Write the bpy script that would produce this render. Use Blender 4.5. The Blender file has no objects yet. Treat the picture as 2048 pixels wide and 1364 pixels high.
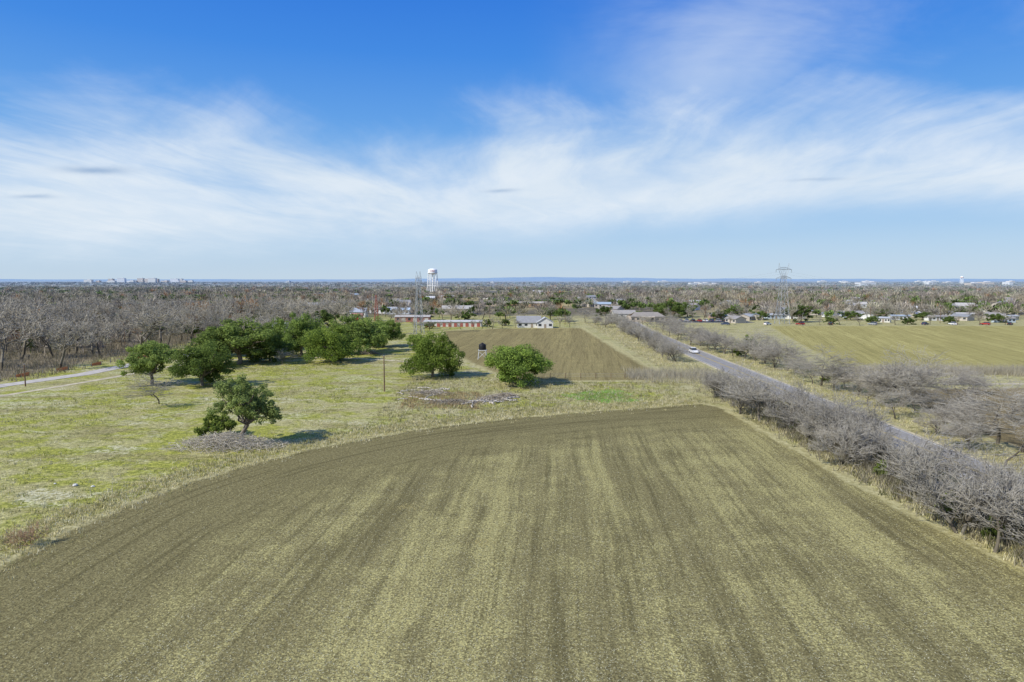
import bpy, math, random
import numpy as np
from mathutils import Vector
random.seed(7)
RNG = np.random.default_rng(11)
S = bpy.context.scene
COL = S.collection
CAMH = 25.0
FP = 1365.3
PITCH = math.atan(124/FP)

def G(u, v):
    """survey point: where a sight line from the drone meets the flat ground"""
    dx = (u-1024)/FP; dz = -(v-682)/FP
    y = math.cos(PITCH)+dz*math.sin(PITCH); z = -math.sin(PITCH)+dz*math.cos(PITCH)
    t = CAMH/-z
    return (dx*t, y*t)

# ------------------------------------------------------------------ nodes
class NT:
    def __init__(s, nt): s.nt = nt
    def n(s, t, **k):
        nd = s.nt.nodes.new(t)
        for a, b in k.items(): setattr(nd, a, b)
        return nd
    def put(s, sock, val):
        if hasattr(val, 'links') or isinstance(val, bpy.types.NodeSocket): s.nt.links.new(val, sock)
        elif isinstance(val, (tuple, list)) and len(val) == 3 and sock.type == 'RGBA': sock.default_value = (*val, 1)
        else: sock.default_value = val
    def m(s, op, a, b=0.0, c=0.0, clamp=False):
        nd = s.n('ShaderNodeMath', operation=op, use_clamp=clamp)
        s.put(nd.inputs[0], a); s.put(nd.inputs[1], b)
        if op in ('MULTIPLY_ADD',): s.put(nd.inputs[2], c)
        return nd.outputs[0]
    def ss(s, x, a, b, lo=0.0, hi=1.0):
        nd = s.n('ShaderNodeMapRange', interpolation_type='SMOOTHSTEP')
        s.put(nd.inputs[0], x); s.put(nd.inputs[1], a); s.put(nd.inputs[2], b); s.put(nd.inputs[3], lo); s.put(nd.inputs[4], hi)
        return nd.outputs[0]
    def mix(s, f, a, b, blend='MIX'):
        nd = s.n('ShaderNodeMix', data_type='RGBA', blend_type=blend)
        s.put(nd.inputs[0], f); s.put(nd.inputs[6], a); s.put(nd.inputs[7], b)
        return nd.outputs[2]
    def xyz(s, x, y, z):
        nd = s.n('ShaderNodeCombineXYZ'); s.put(nd.inputs[0], x); s.put(nd.inputs[1], y); s.put(nd.inputs[2], z)
        return nd.outputs[0]
    def sep(s, v):
        nd = s.n('ShaderNodeSeparateXYZ'); s.put(nd.inputs[0], v); return nd.outputs
    def noise(s, vec, scale, detail=4, rough=.55, dist=0.0, lac=2.0):
        nd = s.n('ShaderNodeTexNoise'); s.put(nd.inputs['Vector'], vec); nd.inputs['Scale'].default_value = scale
        nd.inputs['Detail'].default_value = detail; nd.inputs['Roughness'].default_value = rough; nd.inputs['Distortion'].default_value = dist
        return nd.outputs[0]
    def attr(s, name):
        return s.n('ShaderNodeAttribute', attribute_name=name)
    def pos(s): return s.n('ShaderNodeNewGeometry').outputs['Position']

def newmat(name):
    m = bpy.data.materials.new(name); m.use_nodes = True
    t = NT(m.node_tree); b = m.node_tree.nodes['Principled BSDF']
    b.inputs['Roughness'].default_value = .85
    b.inputs['Specular IOR Level'].default_value = .15
    return m, t, b
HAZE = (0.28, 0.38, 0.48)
def haze(t, col, a=900, b=8500, mx=.88):  # aerial haze mixed into the base colour by distance from the origin
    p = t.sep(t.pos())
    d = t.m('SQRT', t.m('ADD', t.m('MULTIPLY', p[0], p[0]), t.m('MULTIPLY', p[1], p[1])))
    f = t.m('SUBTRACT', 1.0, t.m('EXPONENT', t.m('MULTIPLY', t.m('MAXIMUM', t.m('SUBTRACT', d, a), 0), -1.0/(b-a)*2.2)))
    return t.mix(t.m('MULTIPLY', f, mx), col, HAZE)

def plain(name, col, rough=.8, var=.15, scale=1.5, metal=0, spec=.2):
    m, t, b = newmat(name)
    n = t.noise(t.pos(), scale, 3)
    c = t.mix(t.ss(n, .3, .7), tuple(x*(1-var) for x in col), tuple(min(1, x*(1+var)) for x in col))
    t.put(b.inputs['Base Color'], c); b.inputs['Roughness'].default_value = rough
    b.inputs['Metallic'].default_value = metal; b.inputs['Specular IOR Level'].default_value = spec
    return m

def vegmat(name, trans=0.0, hz=False, rough=.8):
    m, t, b = newmat(name)
    a = t.attr('Col').outputs['Color']
    oi = t.n('ShaderNodeObjectInfo').outputs['Random']
    c = t.mix(1.0, a, t.mix(oi, (.74, .74, .74), (1.20, 1.18, 1.12)), 'MULTIPLY')
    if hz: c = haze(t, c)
    t.put(b.inputs['Base Color'], c); b.inputs['Roughness'].default_value = rough
    b.inputs['Specular IOR Level'].default_value = .05
    if trans > 0:
        tr = t.n('ShaderNodeBsdfTranslucent'); t.put(tr.inputs[0], c)
        mx = t.n('ShaderNodeMixShader'); mx.inputs[0].default_value = trans
        t.nt.links.new(b.outputs[0], mx.inputs[1]); t.nt.links.new(tr.outputs[0], mx.inputs[2])
        t.nt.links.new(mx.outputs[0], t.nt.nodes['Material Output'].inputs[0])
    return m
M_LEAF = vegmat('oak_leaves', .38)
M_TWIG = vegmat('grey_twigs')
M_GRASS = vegmat('dry_grass', .3)
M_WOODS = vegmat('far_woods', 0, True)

def grass_simple(t, P):
    n3 = t.noise(P, 1.3, 4, .7)
    return t.mix(t.ss(n3, .35, .65), (.34, .30, .13), (.53, .48, .25))

def grass_color(t):
    P = t.pos(); p = t.sep(P)
    n1 = t.noise(P, .035, 4, .6); n2 = t.noise(P, .16, 5, .65); n3 = t.noise(P, 1.3, 5, .7)
    n4 = t.noise(t.xyz(t.m('MULTIPLY', p[0], .5), p[1], 3), .16, 5, .65, .6)
    st = t.mix(t.ss(n3, .35, .65), (.33, .29, .125), (.54, .485, .25))
    gr = t.mix(t.ss(n3, .35, .65), (.20, .215, .032), (.455, .445, .085))
    left = t.ss(p[0], -12, -50)
    gf = t.m('ADD', t.ss(n2, .42, .58), t.m('MULTIPLY', left, .30))
    gf = t.m('MULTIPLY', gf, t.ss(n1, .34, .52, .28, 1.0), clamp=True)
    gf = t.m('MULTIPLY', gf, t.ss(p[0], 42, 30, .3, 1.0))
    c = t.mix(gf, st, gr)
    pale = t.m('MULTIPLY', t.ss(n4, .52, .62), t.ss(n3, .42, .58))
    c = t.mix(t.m('MULTIPLY', pale, t.m('MULTIPLY_ADD', left, .42, .3)), c, (.62, .59, .40))
    br = t.m('MULTIPLY', t.ss(t.noise(t.xyz(t.m('MULTIPLY', p[0], .45), p[1], 0), .12, 5, .7), .52, .62), .70)
    c = t.mix(br, c, t.mix(t.ss(n3, .4, .6), (.19, .165, .06), (.35, .30, .13)))
    dk = t.ss(t.noise(t.xyz(t.m('MULTIPLY', p[0], .6), p[1], 8), .5, 4, .7), .54, .66)
    c = t.mix(t.m('MULTIPLY', dk, .65), c, (.12, .13, .03))
    fine = t.noise(P, 4.5, 2, .7)
    c = t.mix(1.0, c, t.mix(t.ss(fine, .3, .7), (.60, .60, .60), (1.27, 1.27, 1.27)), 'MULTIPLY')
    wf = t.m('MULTIPLY', t.ss(t.m('ADD', p[0], t.m('MULTIPLY', n2, 12)), -118, -126), t.ss(p[1], 120, 150))
    c = t.mix(wf, c, t.mix(n3, (.16, .13, .08), (.28, .235, .15)))
    far = t.ss(p[1], 430, 500)
    nf = t.noise(t.xyz(p[0], t.m('MULTIPLY', p[1], .7), 0), .006, 5, .6)
    fc = t.mix(t.ss(nf, .45, .60), (.14, .12, .08), (.42, .345, .165))
    c = t.mix(far, c, fc)
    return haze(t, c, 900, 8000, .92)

m, t, b = newmat('pasture')
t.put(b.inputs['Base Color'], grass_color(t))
bp = t.n('ShaderNodeBump'); bp.inputs['Distance'].default_value = .28; bp.inputs['Strength'].default_value = .7
t.put(bp.inputs['Height'], t.noise(t.pos(), 2.2, 3, .7)); t.put(b.inputs['Normal'], bp.outputs[0])
M_PAST = m

def field_mat(name, soilA, soilB, strawA, straw_amt, headland=False, seed=0, slant=-.02, edge=3.5):
    m, t, b = newmat(name)
    P = t.pos(); p = t.sep(P)
    gc = grass_simple(t, P)
    sdf = t.attr('sdf').outputs['Fac']; head = t.attr('head').outputs['Fac']
    row = t.m('SUBTRACT', p[0], t.m('MULTIPLY', p[1], .07 if headland else slant))
    wob = t.noise(P, .03, 2)
    row = t.m('ADD', row, t.m('MULTIPLY', wob, 2.5))
    band = t.noise(t.xyz(row, t.m('MULTIPLY', p[1], .05), seed), .17, 3, .6)
    bandf = t.noise(t.xyz(row, t.m('MULTIPLY', p[1], .03), seed+5), 1.25, 3, .6)
    patch = t.noise(P, .2, 5, .7)
    bsum = t.m('ADD', t.m('MULTIPLY', band, .62), t.m('MULTIPLY', patch, .38))
    if headland:
        hm = t.ss(t.m('ADD', head, t.m('MULTIPLY', patch, 20)), 17, 36)
        hv = t.xyz(head, t.m('MULTIPLY', p[0], .04), t.m('MULTIPLY', p[1], .04))
        bandh = t.noise(hv, .30, 4, .65); bandhf = t.noise(hv, 1.2, 3, .6)
        amt = t.m('ADD', t.m('MULTIPLY', hm, t.ss(bsum, .39, .59, .18, .95)), t.m('MULTIPLY', t.m('SUBTRACT', 1, hm), t.ss(bandh, .42, .70, -.1, .40)))
        fine = t.m('ADD', t.m('MULTIPLY', hm, bandf), t.m('MULTIPLY', t.m('SUBTRACT', 1, hm), bandhf))
    else:
        amt = t.ss(bsum, .38, .61); fine = bandf
    clod = t.noise(P, 2.8, 4, .8)
    grit = t.noise(P, 7.5, 2, .8)
    soil = t.mix(t.ss(clod, .38, .62), soilA, soilB)
    soil = t.mix(t.m('MULTIPLY', t.ss(fine, .50, .62), .5 if headland else .4), soil, tuple(x*.58 for x in soilA))
    fl = t.noise(P, 5.5, 3, .85)
    thr = t.m('SUBTRACT', .66, t.m('MULTIPLY', amt, .16*straw_amt))
    thr = t.m('ADD', thr, t.m('MULTIPLY', t.m('SUBTRACT', fine, .5), .17))
    sf = t.ss(t.m('SUBTRACT', t.m('ADD', t.m('MULTIPLY', fl, .7), t.m('MULTIPLY', clod, .3)), thr), -.055, .055)
    straw = t.mix(grit, strawA, tuple(min(1, x*1.5) for x in strawA))
    c = t.mix(t.m('MULTIPLY', sf, .85), soil, straw)
    c = t.mix(t.m('MULTIPLY', amt, .16*straw_amt), c, strawA)
    c = t.mix(1.0, c, t.mix(t.ss(grit, .32, .68), (.60, .59, .56), (1.26, 1.26, 1.23)), 'MULTIPLY')
    e = t.m('ADD', sdf, t.m('MULTIPLY', t.m('SUBTRACT', patch, .5), edge))
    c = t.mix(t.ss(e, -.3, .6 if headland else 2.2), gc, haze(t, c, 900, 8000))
    t.put(b.inputs['Base Color'], c)
    bp = t.n('ShaderNodeBump'); bp.inputs['Distance'].default_value = .22; bp.inputs['Strength'].default_value = .85
    t.put(bp.inputs['Height'], t.m('ADD', clod, t.m('MULTIPLY', fine, .5))); t.put(b.inputs['Normal'], bp.outputs[0])
    b.inputs['Roughness'].default_value = .95; b.inputs['Specular IOR Level'].default_value = .03
    return m
M_F1 = field_mat('ploughed_soil_straw', (.175, .150, .068), (.285, .25, .118), (.445, .40, .17), 1.0, True)
M_F2 = field_mat('ploughed_olive_soil', (.22, .18, .082), (.31, .26, .12), (.43, .365, .155), .7, False, 3, .1, 5)
M_F3 = field_mat('tan_field', (.31, .275, .10), (.42, .37, .145), (.50, .44, .18), .8, False, 9, .3, 5)
M_F4 = field_mat('dark_brown_field', (.21, .165, .085), (.28, .225, .12), (.36, .30, .15), .4, False, 14, -.02, 5)

# ------------------------------------------------------------------ mesh utils
def np_mesh(name, V, F, mat, colors=None, smooth=False, attrs=None):
    V = np.asarray(V, dtype=np.float32); F = np.asarray(F, dtype=np.int32)
    me = bpy.data.meshes.new(name)
    me.vertices.add(len(V)); me.vertices.foreach_set('co', V.ravel())
    k = F.shape[1]
    me.loops.add(F.size); me.loops.foreach_set('vertex_index', F.ravel())
    me.polygons.add(len(F)); me.polygons.foreach_set('loop_start', np.arange(len(F), dtype=np.int32)*k)
    me.polygons.foreach_set('loop_total', np.full(len(F), k, dtype=np.int32))
    if smooth: me.polygons.foreach_set('use_smooth', np.ones(len(F), dtype=bool))
    me.update(calc_edges=True)
    if colors is not None:
        a = me.color_attributes.new('Col', 'FLOAT_COLOR', 'POINT')
        c = np.ones((len(V), 4), dtype=np.float32); c[:, :3] = colors
        a.data.foreach_set('color', c.ravel())
    for an, av in (attrs or {}).items():
        a = me.attributes.new(an, 'FLOAT', 'POINT'); a.data.foreach_set('value', np.asarray(av, dtype=np.float32))
    if mat: me.materials.append(mat)
    return me

def add(name, me, parent=None, loc=None, label=None, cat=None, group=None, kind=None):
    o = bpy.data.objects.new(name, me); COL.objects.link(o)
    if parent is not None: o.parent = parent
    if loc is not None: o.location = loc
    if label: o['label'] = label
    if cat: o['category'] = cat
    if group: o['group'] = group
    if kind: o['kind'] = kind
    return o

class MB:
    """polygon collector for one part"""
    def __init__(s): s.v = []; s.f = []
    def box(s, c, d, rz=0.0, taper=1.0):
        i = len(s.v); cx, cy, cz = c; x, y, z = d[0]/2, d[1]/2, d[2]/2; ca, sa = math.cos(rz), math.sin(rz)
        for zz, k in ((-z, 1), (z, taper)):
            for a, b_ in ((-x, -y), (x, -y), (x, y), (-x, y)):
                a *= k; b_ *= k
                s.v.append((cx+a*ca-b_*sa, cy+a*sa+b_*ca, cz+zz))
        s.f += [(i, i+3, i+2, i+1), (i+4, i+5, i+6, i+7)]+[(i+j, i+(j+1) % 4, i+4+(j+1) % 4, i+4+j) for j in range(4)]
        return s
    def tube(s, a, b_, ra, rb=None, k=6):
        rb = ra if rb is None else rb
        a = Vector(a); b_ = Vector(b_); d = (b_-a).normalized()
        ref = Vector((0, 0, 1)) if abs(d.z) < .9 else Vector((1, 0, 0))
        x = d.cross(ref).normalized(); y = d.cross(x); i = len(s.v)
        for p, r in ((a, ra), (b_, rb)):
            for j in range(k):
                t_ = 2*math.pi*j/k; s.v.append(tuple(p+x*math.cos(t_)*r+y*math.sin(t_)*r))
        s.f += [(i+j, i+(j+1) % k, i+k+(j+1) % k, i+k+j) for j in range(k)]
        s.f += [tuple(i+j for j in range(k))[::-1], tuple(i+k+j for j in range(k))]
        return s
    def lathe(s, prof, k=16, c=(0, 0)):
        i = len(s.v); n = len(prof)
        for r, z in prof:
            for j in range(k):
                t_ = 2*math.pi*j/k; s.v.append((c[0]+r*math.cos(t_), c[1]+r*math.sin(t_), z))
        for a in range(n-1):
            for j in range(k):
                s.f.append((i+a*k+j, i+a*k+(j+1) % k, i+(a+1)*k+(j+1) % k, i+(a+1)*k+j))
        s.f.append(tuple(i+j for j in range(k))[::-1]); s.f.append(tuple(i+(n-1)*k+j for j in range(k)))
        return s
    def poly(s, pts, faces):
        i = len(s.v); s.v += [tuple(p) for p in pts]; s.f += [tuple(i+j for j in f) for f in faces]; return s
    def mesh(s, name, mat, smooth=False):
        me = bpy.data.meshes.new(name); me.from_pydata(s.v, [], s.f); me.update()
        if smooth: me.polygons.foreach_set('use_smooth', [True]*len(me.polygons))
        me.materials.append(mat); return me

def copy_thing(src_top, name, loc, rot, scl, label=None):
    o = src_top.copy(); COL.objects.link(o); o.location = loc; o.rotation_euler = (0, 0, rot); o.scale = scl
    if label: o['label'] = label
    for ch in src_top.children:
        c2 = ch.copy(); c2.parent = o; COL.objects.link(c2)
        for g in ch.children:
            g2 = g.copy(); g2.parent = c2; COL.objects.link(g2)
    return o

# ------------------------------------------------------------------ ground
def lines(m):
    a = [0]; s = 25
    while a[-1] < m: a.append(a[-1]+s); s *= 1.25
    return np.array([-x for x in a[:0:-1]]+a)
gx = lines(40000); gy = gx
X, Y = np.meshgrid(gx, gy, indexing='ij'); n1, n2 = X.shape
V = np.stack([X.ravel(), Y.ravel(), np.zeros(X.size)], 1)
I = np.arange(X.size).reshape(n1, n2)
F = np.stack([I[:-1, :-1], I[1:, :-1], I[1:, 1:], I[:-1, 1:]], -1).reshape(-1, 4)
add('ground', np_mesh('ground', V, F, M_PAST), kind='structure')

def sdf_poly(P, poly):
    poly = np.array(poly); A = poly; B = np.roll(poly, -1, 0)
    d = np.full(len(P), 1e9); inside = np.zeros(len(P), bool)
    for a, b_ in zip(A, B):
        e = b_-a; w = P-a; t_ = np.clip((w@e)/(e@e), 0, 1); q = w-t_[:, None]*e; d = np.minimum(d, (q**2).sum(1))
        c1 = (a[1] <= P[:, 1]) != (b_[1] <= P[:, 1])
        xi = a[0]+(P[:, 1]-a[1])/(b_[1]-a[1]+1e-12)*(b_[0]-a[0])
        inside ^= c1 & (P[:, 0] < xi)
    return np.where(inside, 1, -1)*np.sqrt(d)
def dist_line(P, pts):
    pts = np.array(pts); d = np.full(len(P), 1e9)
    for a, b_ in zip(pts[:-1], pts[1:]):
        e = b_-a; w = P-a; t_ = np.clip((w@e)/(e@e), 0, 1); q = w-t_[:, None]*e; d = np.minimum(d, (q**2).sum(1))
    return np.sqrt(d)
def smoothline(pts, n=8):
    out = []; P = [np.array(p, float) for p in pts]; P = [2*P[0]-P[1]]+P+[2*P[-1]-P[-2]]
    for i in range(1, len(P)-2):
        for k in range(n):
            t_ = k/n
            out.append(.5*((2*P[i])+(-P[i-1]+P[i+1])*t_+(2*P[i-1]-5*P[i]+4*P[i+1]-P[i+2])*t_**2+(-P[i-1]+3*P[i]-3*P[i+1]+P[i+2])*t_**3))
    out.append(P[-2]); return [tuple(o) for o in out]

LEFTCURVE = smoothline([(-44, -60), (-45, 0), (-46, 35), G(0, 1135), G(200, 1035), G(400, 960), G(600, 905), G(850, 858), G(1100, 830), G(1400, 808)])
FIELD1 = LEFTCURVE+[G(1440, 815), G(1530, 868), G(1640, 930), G(1800, 1020), G(2040, 1140), (43, 20), (43, -60)]
def field(name, poly, mat, res, z, label=None, head=None):
    poly = np.array(poly); lo = poly.min(0)-3; hi = poly.max(0)+3
    xs = np.arange(lo[0], hi[0], res); ys = np.arange(lo[1], hi[1], res)
    X, Y = np.meshgrid(xs, ys, indexing='ij'); P = np.stack([X.ravel(), Y.ravel()], 1)
    sd = sdf_poly(P, poly); hd = dist_line(P, head) if head else np.zeros(len(P))
    I = np.arange(X.size).reshape(X.shape)
    F = np.stack([I[:-1, :-1], I[1:, :-1], I[1:, 1:], I[:-1, 1:]], -1).reshape(-1, 4)
    F = F[(sd[F] > -2.2).all(1)]
    used = np.unique(F); rm = -np.ones(X.size, int); rm[used] = np.arange(len(used)); F = rm[F]
    V = np.stack([P[used, 0], P[used, 1], np.full(len(used), z)], 1)
    return add(name, np_mesh(name, V, F, mat, attrs={'sdf': sd[used], 'head': hd[used]}), kind='structure')
field('ploughed_field', FIELD1, M_F1, 1.2, .03, head=LEFTCURVE[8:])
FIELD2 = [G(885, 662), G(1000, 657), G(1165, 656), G(1230, 695), G(1328, 750), G(1300, 762), G(1110, 763), G(1010, 757), G(930, 722), G(890, 690)]
field('dark_ploughed_field', FIELD2, M_F2, 2, .03)
FIELD3 = [G(1535, 652), (520, 365), (520, 190), G(2048, 748), G(1820, 740), G(1690, 738), G(1600, 690)]
field('tan_crop_field', FIELD3, M_F3, 3, .03)
FIELD4 = [G(1760, 778), G(2048, 775), (300, 160), (300, 20), (92, 20), G(2048, 905), G(1900, 850)]
field('brown_crop_field', FIELD4, M_F4, 2.5, .03)

def strip(name, pts, w, z, mat, kind='structure', off=0.0):
    pts = [np.array(p, float) for p in pts]; V = []; Fc = []
    for i, p in enumerate(pts):
        d = pts[min(i+1, len(pts)-1)]-pts[max(i-1, 0)]; d /= np.linalg.norm(d); n_ = np.array((d[1], -d[0]))
        a = p+n_*(off-w/2); b_ = p+n_*(off+w/2); V += [(a[0], a[1], z), (b_[0], b_[1], z)]
        if i: Fc.append((2*i-2, 2*i-1, 2*i+1, 2*i))
    me = np_mesh(name, V, Fc, mat)
    o = add(name, me)
    if kind: o['kind'] = kind
    return o
m, t, b = newmat('asphalt_worn')
n = t.noise(t.pos(), .5, 5, .7)
c = t.mix(t.ss(n, .35, .65), (.26, .245, .225), (.34, .325, .30))
c = t.mix(t.ss(t.noise(t.pos(), 3, 3, .7), .3, .7), t.mix(.4, c, (.19, .19, .18)), c)
t.put(b.inputs['Base Color'], c); M_ASPH = m
M_YEL = plain('yellow_paint', (.5, .36, .06), .8, .25, 1); M_WHT = plain('white_road_paint', (.6, .6, .58), .8, .2, 1)
M_CONC = plain('pale_concrete', (.48, .44, .38), .9, .15, .6)
M_DIRT = plain('dirt_track', (.48, .42, .28), .95, .25, .5)
ROAD = smoothline([(60, -80), (60, 20), (60.5, 80), (61, 140), (61.5, 175), (62, 232), (65, 335), (70, 416), (82, 640), (110, 1000)], 6)
strip('road_verge', ROAD, 9.5, .012, M_DIRT)
strip('road', ROAD, 7.8, .05, M_ASPH)
strip('road_marking', ROAD, .14, .062, M_YEL, off=-.16); strip('road_marking', ROAD, .14, .062, M_YEL, off=.16)
strip('road_marking', ROAD, .14, .062, M_WHT, off=-3.5); strip('road_marking', ROAD, .14, .062, M_WHT, off=3.5)
LROAD = [(-139, 60), G(0, 772), (-113, 178), G(275, 727), (-104, 240), (-95, 330)]
strip('side_road', LROAD, 5.0, .05, M_CONC)
strip('dirt_path', smoothline([(-122, 100), (-108, 150), (-102, 172), (-96, 200), (-80, 215), (-50, 214), (-20, 200)], 5), 2.0, .03, M_DIRT)
strip('cross_path', [G(1880, 768), G(2048, 768), (260, 166)], 2.2, .045, M_DIRT)
add('parking_lot', MB().poly([(84, 392, .04), (140, 392, .04), (140, 412, .04), (84, 412, .04)], [(0, 1, 2, 3)]).mesh('parking_lot', plain('dark_asphalt', (.09, .095, .11))), kind='structure')

# ------------------------------------------------------------------ hills
m, t, b = newmat('hazed_hills')
t.put(b.inputs['Base Color'], t.mix(t.noise(t.pos(), .003, 4), (.20, .31, .42), (.30, .41, .52))); M_HILL = m  # blue distance haze put straight into the hill colour
V = []; F = []
nx = 240; xs = np.linspace(-12000, 12000, nx)
prof = sum(a*np.sin(xs/l+ph) for a, l, ph in ((10, 1900, 1), (6, 700, 2.2), (3.5, 260, .4), (2, 110, 3), (1.2, 47, 1)))
bump = 22*np.exp(-((xs-900)/1300)**2)+14*np.exp(-((xs-6500)/1500)**2)
hh = np.clip(24+prof*.8+bump, 5, None)
for i, x in enumerate(xs):
    V += [(x, 9000, -1), (x, 9800, hh[i]*.75), (x, 10500, hh[i]), (x, 12500, -1)]
    if i:
        for k in range(3): F.append((4*(i-1)+k, 4*i+k, 4*i+k+1, 4*(i-1)+k+1))
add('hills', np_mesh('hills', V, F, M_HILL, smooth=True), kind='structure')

# ------------------------------------------------------------------ vegetation generators
def norm(a): return a/np.maximum(np.linalg.norm(a, axis=-1, keepdims=True), 1e-9)
def tubes(P0, P1, R0, R1, k=3):
    P0, P1 = np.asarray(P0), np.asarray(P1); R0, R1 = np.asarray(R0), np.asarray(R1)
    d = norm(P1-P0); ref = np.where(np.abs(d[:, 2:3]) < .9, np.array([[0, 0, 1.]]), np.array([[1., 0, 0]]))
    x = norm(np.cross(d, ref)); y = np.cross(d, x); th = np.arange(k)*2*math.pi/k
    ring = x[:, None]*np.cos(th)[None, :, None]+y[:, None]*np.sin(th)[None, :, None]
    V = np.stack([P0[:, None]+ring*R0[:, None, None], P1[:, None]+ring*R1[:, None, None]], 1).reshape(-1, 3)
    base = np.arange(len(P0))[:, None, None]*2*k; j = np.arange(k); jn = (j+1) % k
    F = (base+np.stack([j, jn, k+jn, k+j], 1)[None]).reshape(-1, 4)
    return V, F

def bare_skel(rng, H, stems, levels, lean=.25, up=.25, twig=.012, kidmul=1.0, thick=.02):
    segs = []
    def grow(p, d, L, r, lev):
        nseg = 3 if lev < levels-1 else 2
        for s_ in range(nseg):
            d = d+np.array([rng.gauss(0, .16), rng.gauss(0, .16), rng.gauss(0, .1)+up*.25]); d = d/np.linalg.norm(d)
            q = p+d*L/nseg; r2 = max(r*(1-.45/nseg), twig*.7)
            segs.append((p, q, r, r2, lev)); p = q; r = r2
            if lev < levels:
                nk = (1 if s_ < nseg-1 else 2)+(1 if rng.random() < .45*kidmul else 0)
                if lev == 0 and s_ == 0 and stems == 1: nk = 0
                for _ in range(nk):
                    a = rng.uniform(.4, 1.1); ax = np.array([rng.gauss(0, 1) for _ in range(3)]); ax -= d*(ax@d); ax /= np.linalg.norm(ax)
                    nd_ = d*math.cos(a)+ax*math.sin(a)
                    if nd_[2] < -.1: nd_[2] = abs(nd_[2])*.3
                    grow(p, nd_, L*rng.uniform(.5, .85), max(r*.62, twig), lev+1)
    for s_ in range(stems):
        a = rng.uniform(0, 6.28); le = lean*rng.uniform(.3, 1.3)*(1 if stems > 1 else .4)
        grow(np.array([math.cos(a)*.15*(stems > 1), math.sin(a)*.15*(stems > 1), -.1]), np.array([math.cos(a)*le, math.sin(a)*le, 1.]), H*.36, H*thick/(stems**.35), 0)
    return segs

def bare_meshes(seed, H, stems, levels, name, lean=.3, up=.25, twig=.012, c0=(.24, .215, .20), c1=(.42, .39, .375), one=False, kidmul=1.0, thick=.02, Wd=None):
    rng = random.Random(seed); segs = bare_skel(rng, H, stems, levels, lean, up, twig, kidmul, thick)
    P0 = np.array([s_[0] for s_ in segs]); P1 = np.array([s_[1] for s_ in segs])
    k = H/P1[:, 2].max(); kx = k if Wd is None else (Wd/2)/np.quantile(np.hypot(P1[:, 0]-P1[:, 0].mean(), P1[:, 1]-P1[:, 1].mean()), .93)
    kk_ = np.array([kx, kx, k]); P0 = P0*kk_; P1 = P1*kk_
    R0 = np.array([s_[2] for s_ in segs]); R1 = np.array([s_[3] for s_ in segs]); lv = np.array([s_[4] for s_ in segs])
    P0[:, 2] = np.maximum(P0[:, 2], -.1); P1[:, 2] = np.maximum(P1[:, 2], .1)
    def cols(V, kk, lvs):
        f = np.repeat(np.clip(lvs/levels+np.random.default_rng(seed).uniform(-.45, .3, len(lvs)), 0, 1), 2*kk)[:, None]
        return np.array(c0)*(1-f)+np.array(c1)*f
    if one:
        V, F = tubes(P0, P1, R0, R1, 3); return np_mesh(name, V, F, M_TWIG, cols(V, 3, lv))
    s_ = lv <= 1
    V, F = tubes(P0[s_], P1[s_], R0[s_], R1[s_], 6); mt = np_mesh(name+'_trunk', V, F, M_TWIG, cols(V, 6, lv[s_]*.6), smooth=True)
    V, F = tubes(P0[~s_], P1[~s_], R0[~s_], R1[~s_], 3); mc = np_mesh(name+'_crown', V, F, M_TWIG, cols(V, 3, lv[~s_]))
    return mt, mc

def leaf_cloud(rng, centers, radii, per, size, cdark, clight, zrange, flat=.75):
    n = len(centers); C = np.repeat(centers, per, 0); R = np.repeat(radii, per)
    d = norm(rng.normal(size=(n*per, 3))); rr = rng.uniform(.3, 1, n*per)**.6
    rr = rr*np.where(rng.random(n*per) < .18, rng.uniform(1.1, 1.45, n*per), 1)
    off = d*(rr*R)[:, None]; off[:, 2] *= flat; P = C+off
    nr = norm(d+np.array([0, 0, .45])+rng.normal(size=d.shape)*.6)
    tx = norm(np.cross(nr, rng.normal(size=d.shape))); ty = np.cross(nr, tx)
    sz = size*rng.uniform(.6, 1.4, n*per)[:, None]
    V = np.stack([P-tx*sz*.6, P-ty*sz*.35, P+tx*sz*.6, P+ty*sz*.35], 1).reshape(-1, 3)
    F = np.arange(len(V)).reshape(-1, 4)
    f = np.clip((P[:, 2]-zrange[0])/(zrange[1]-zrange[0]), 0, 1)*.45+rr*.25+np.repeat(rng.uniform(-.3, .4, n), per)+rng.uniform(-.15, .3, n*per)  # crown shading put into leaf colour: lighter at top and outside, darker within
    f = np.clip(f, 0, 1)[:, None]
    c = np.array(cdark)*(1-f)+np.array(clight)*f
    V[:, 2] = np.maximum(V[:, 2], .03)
    return V, F, np.repeat(c, 4, 0)

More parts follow.
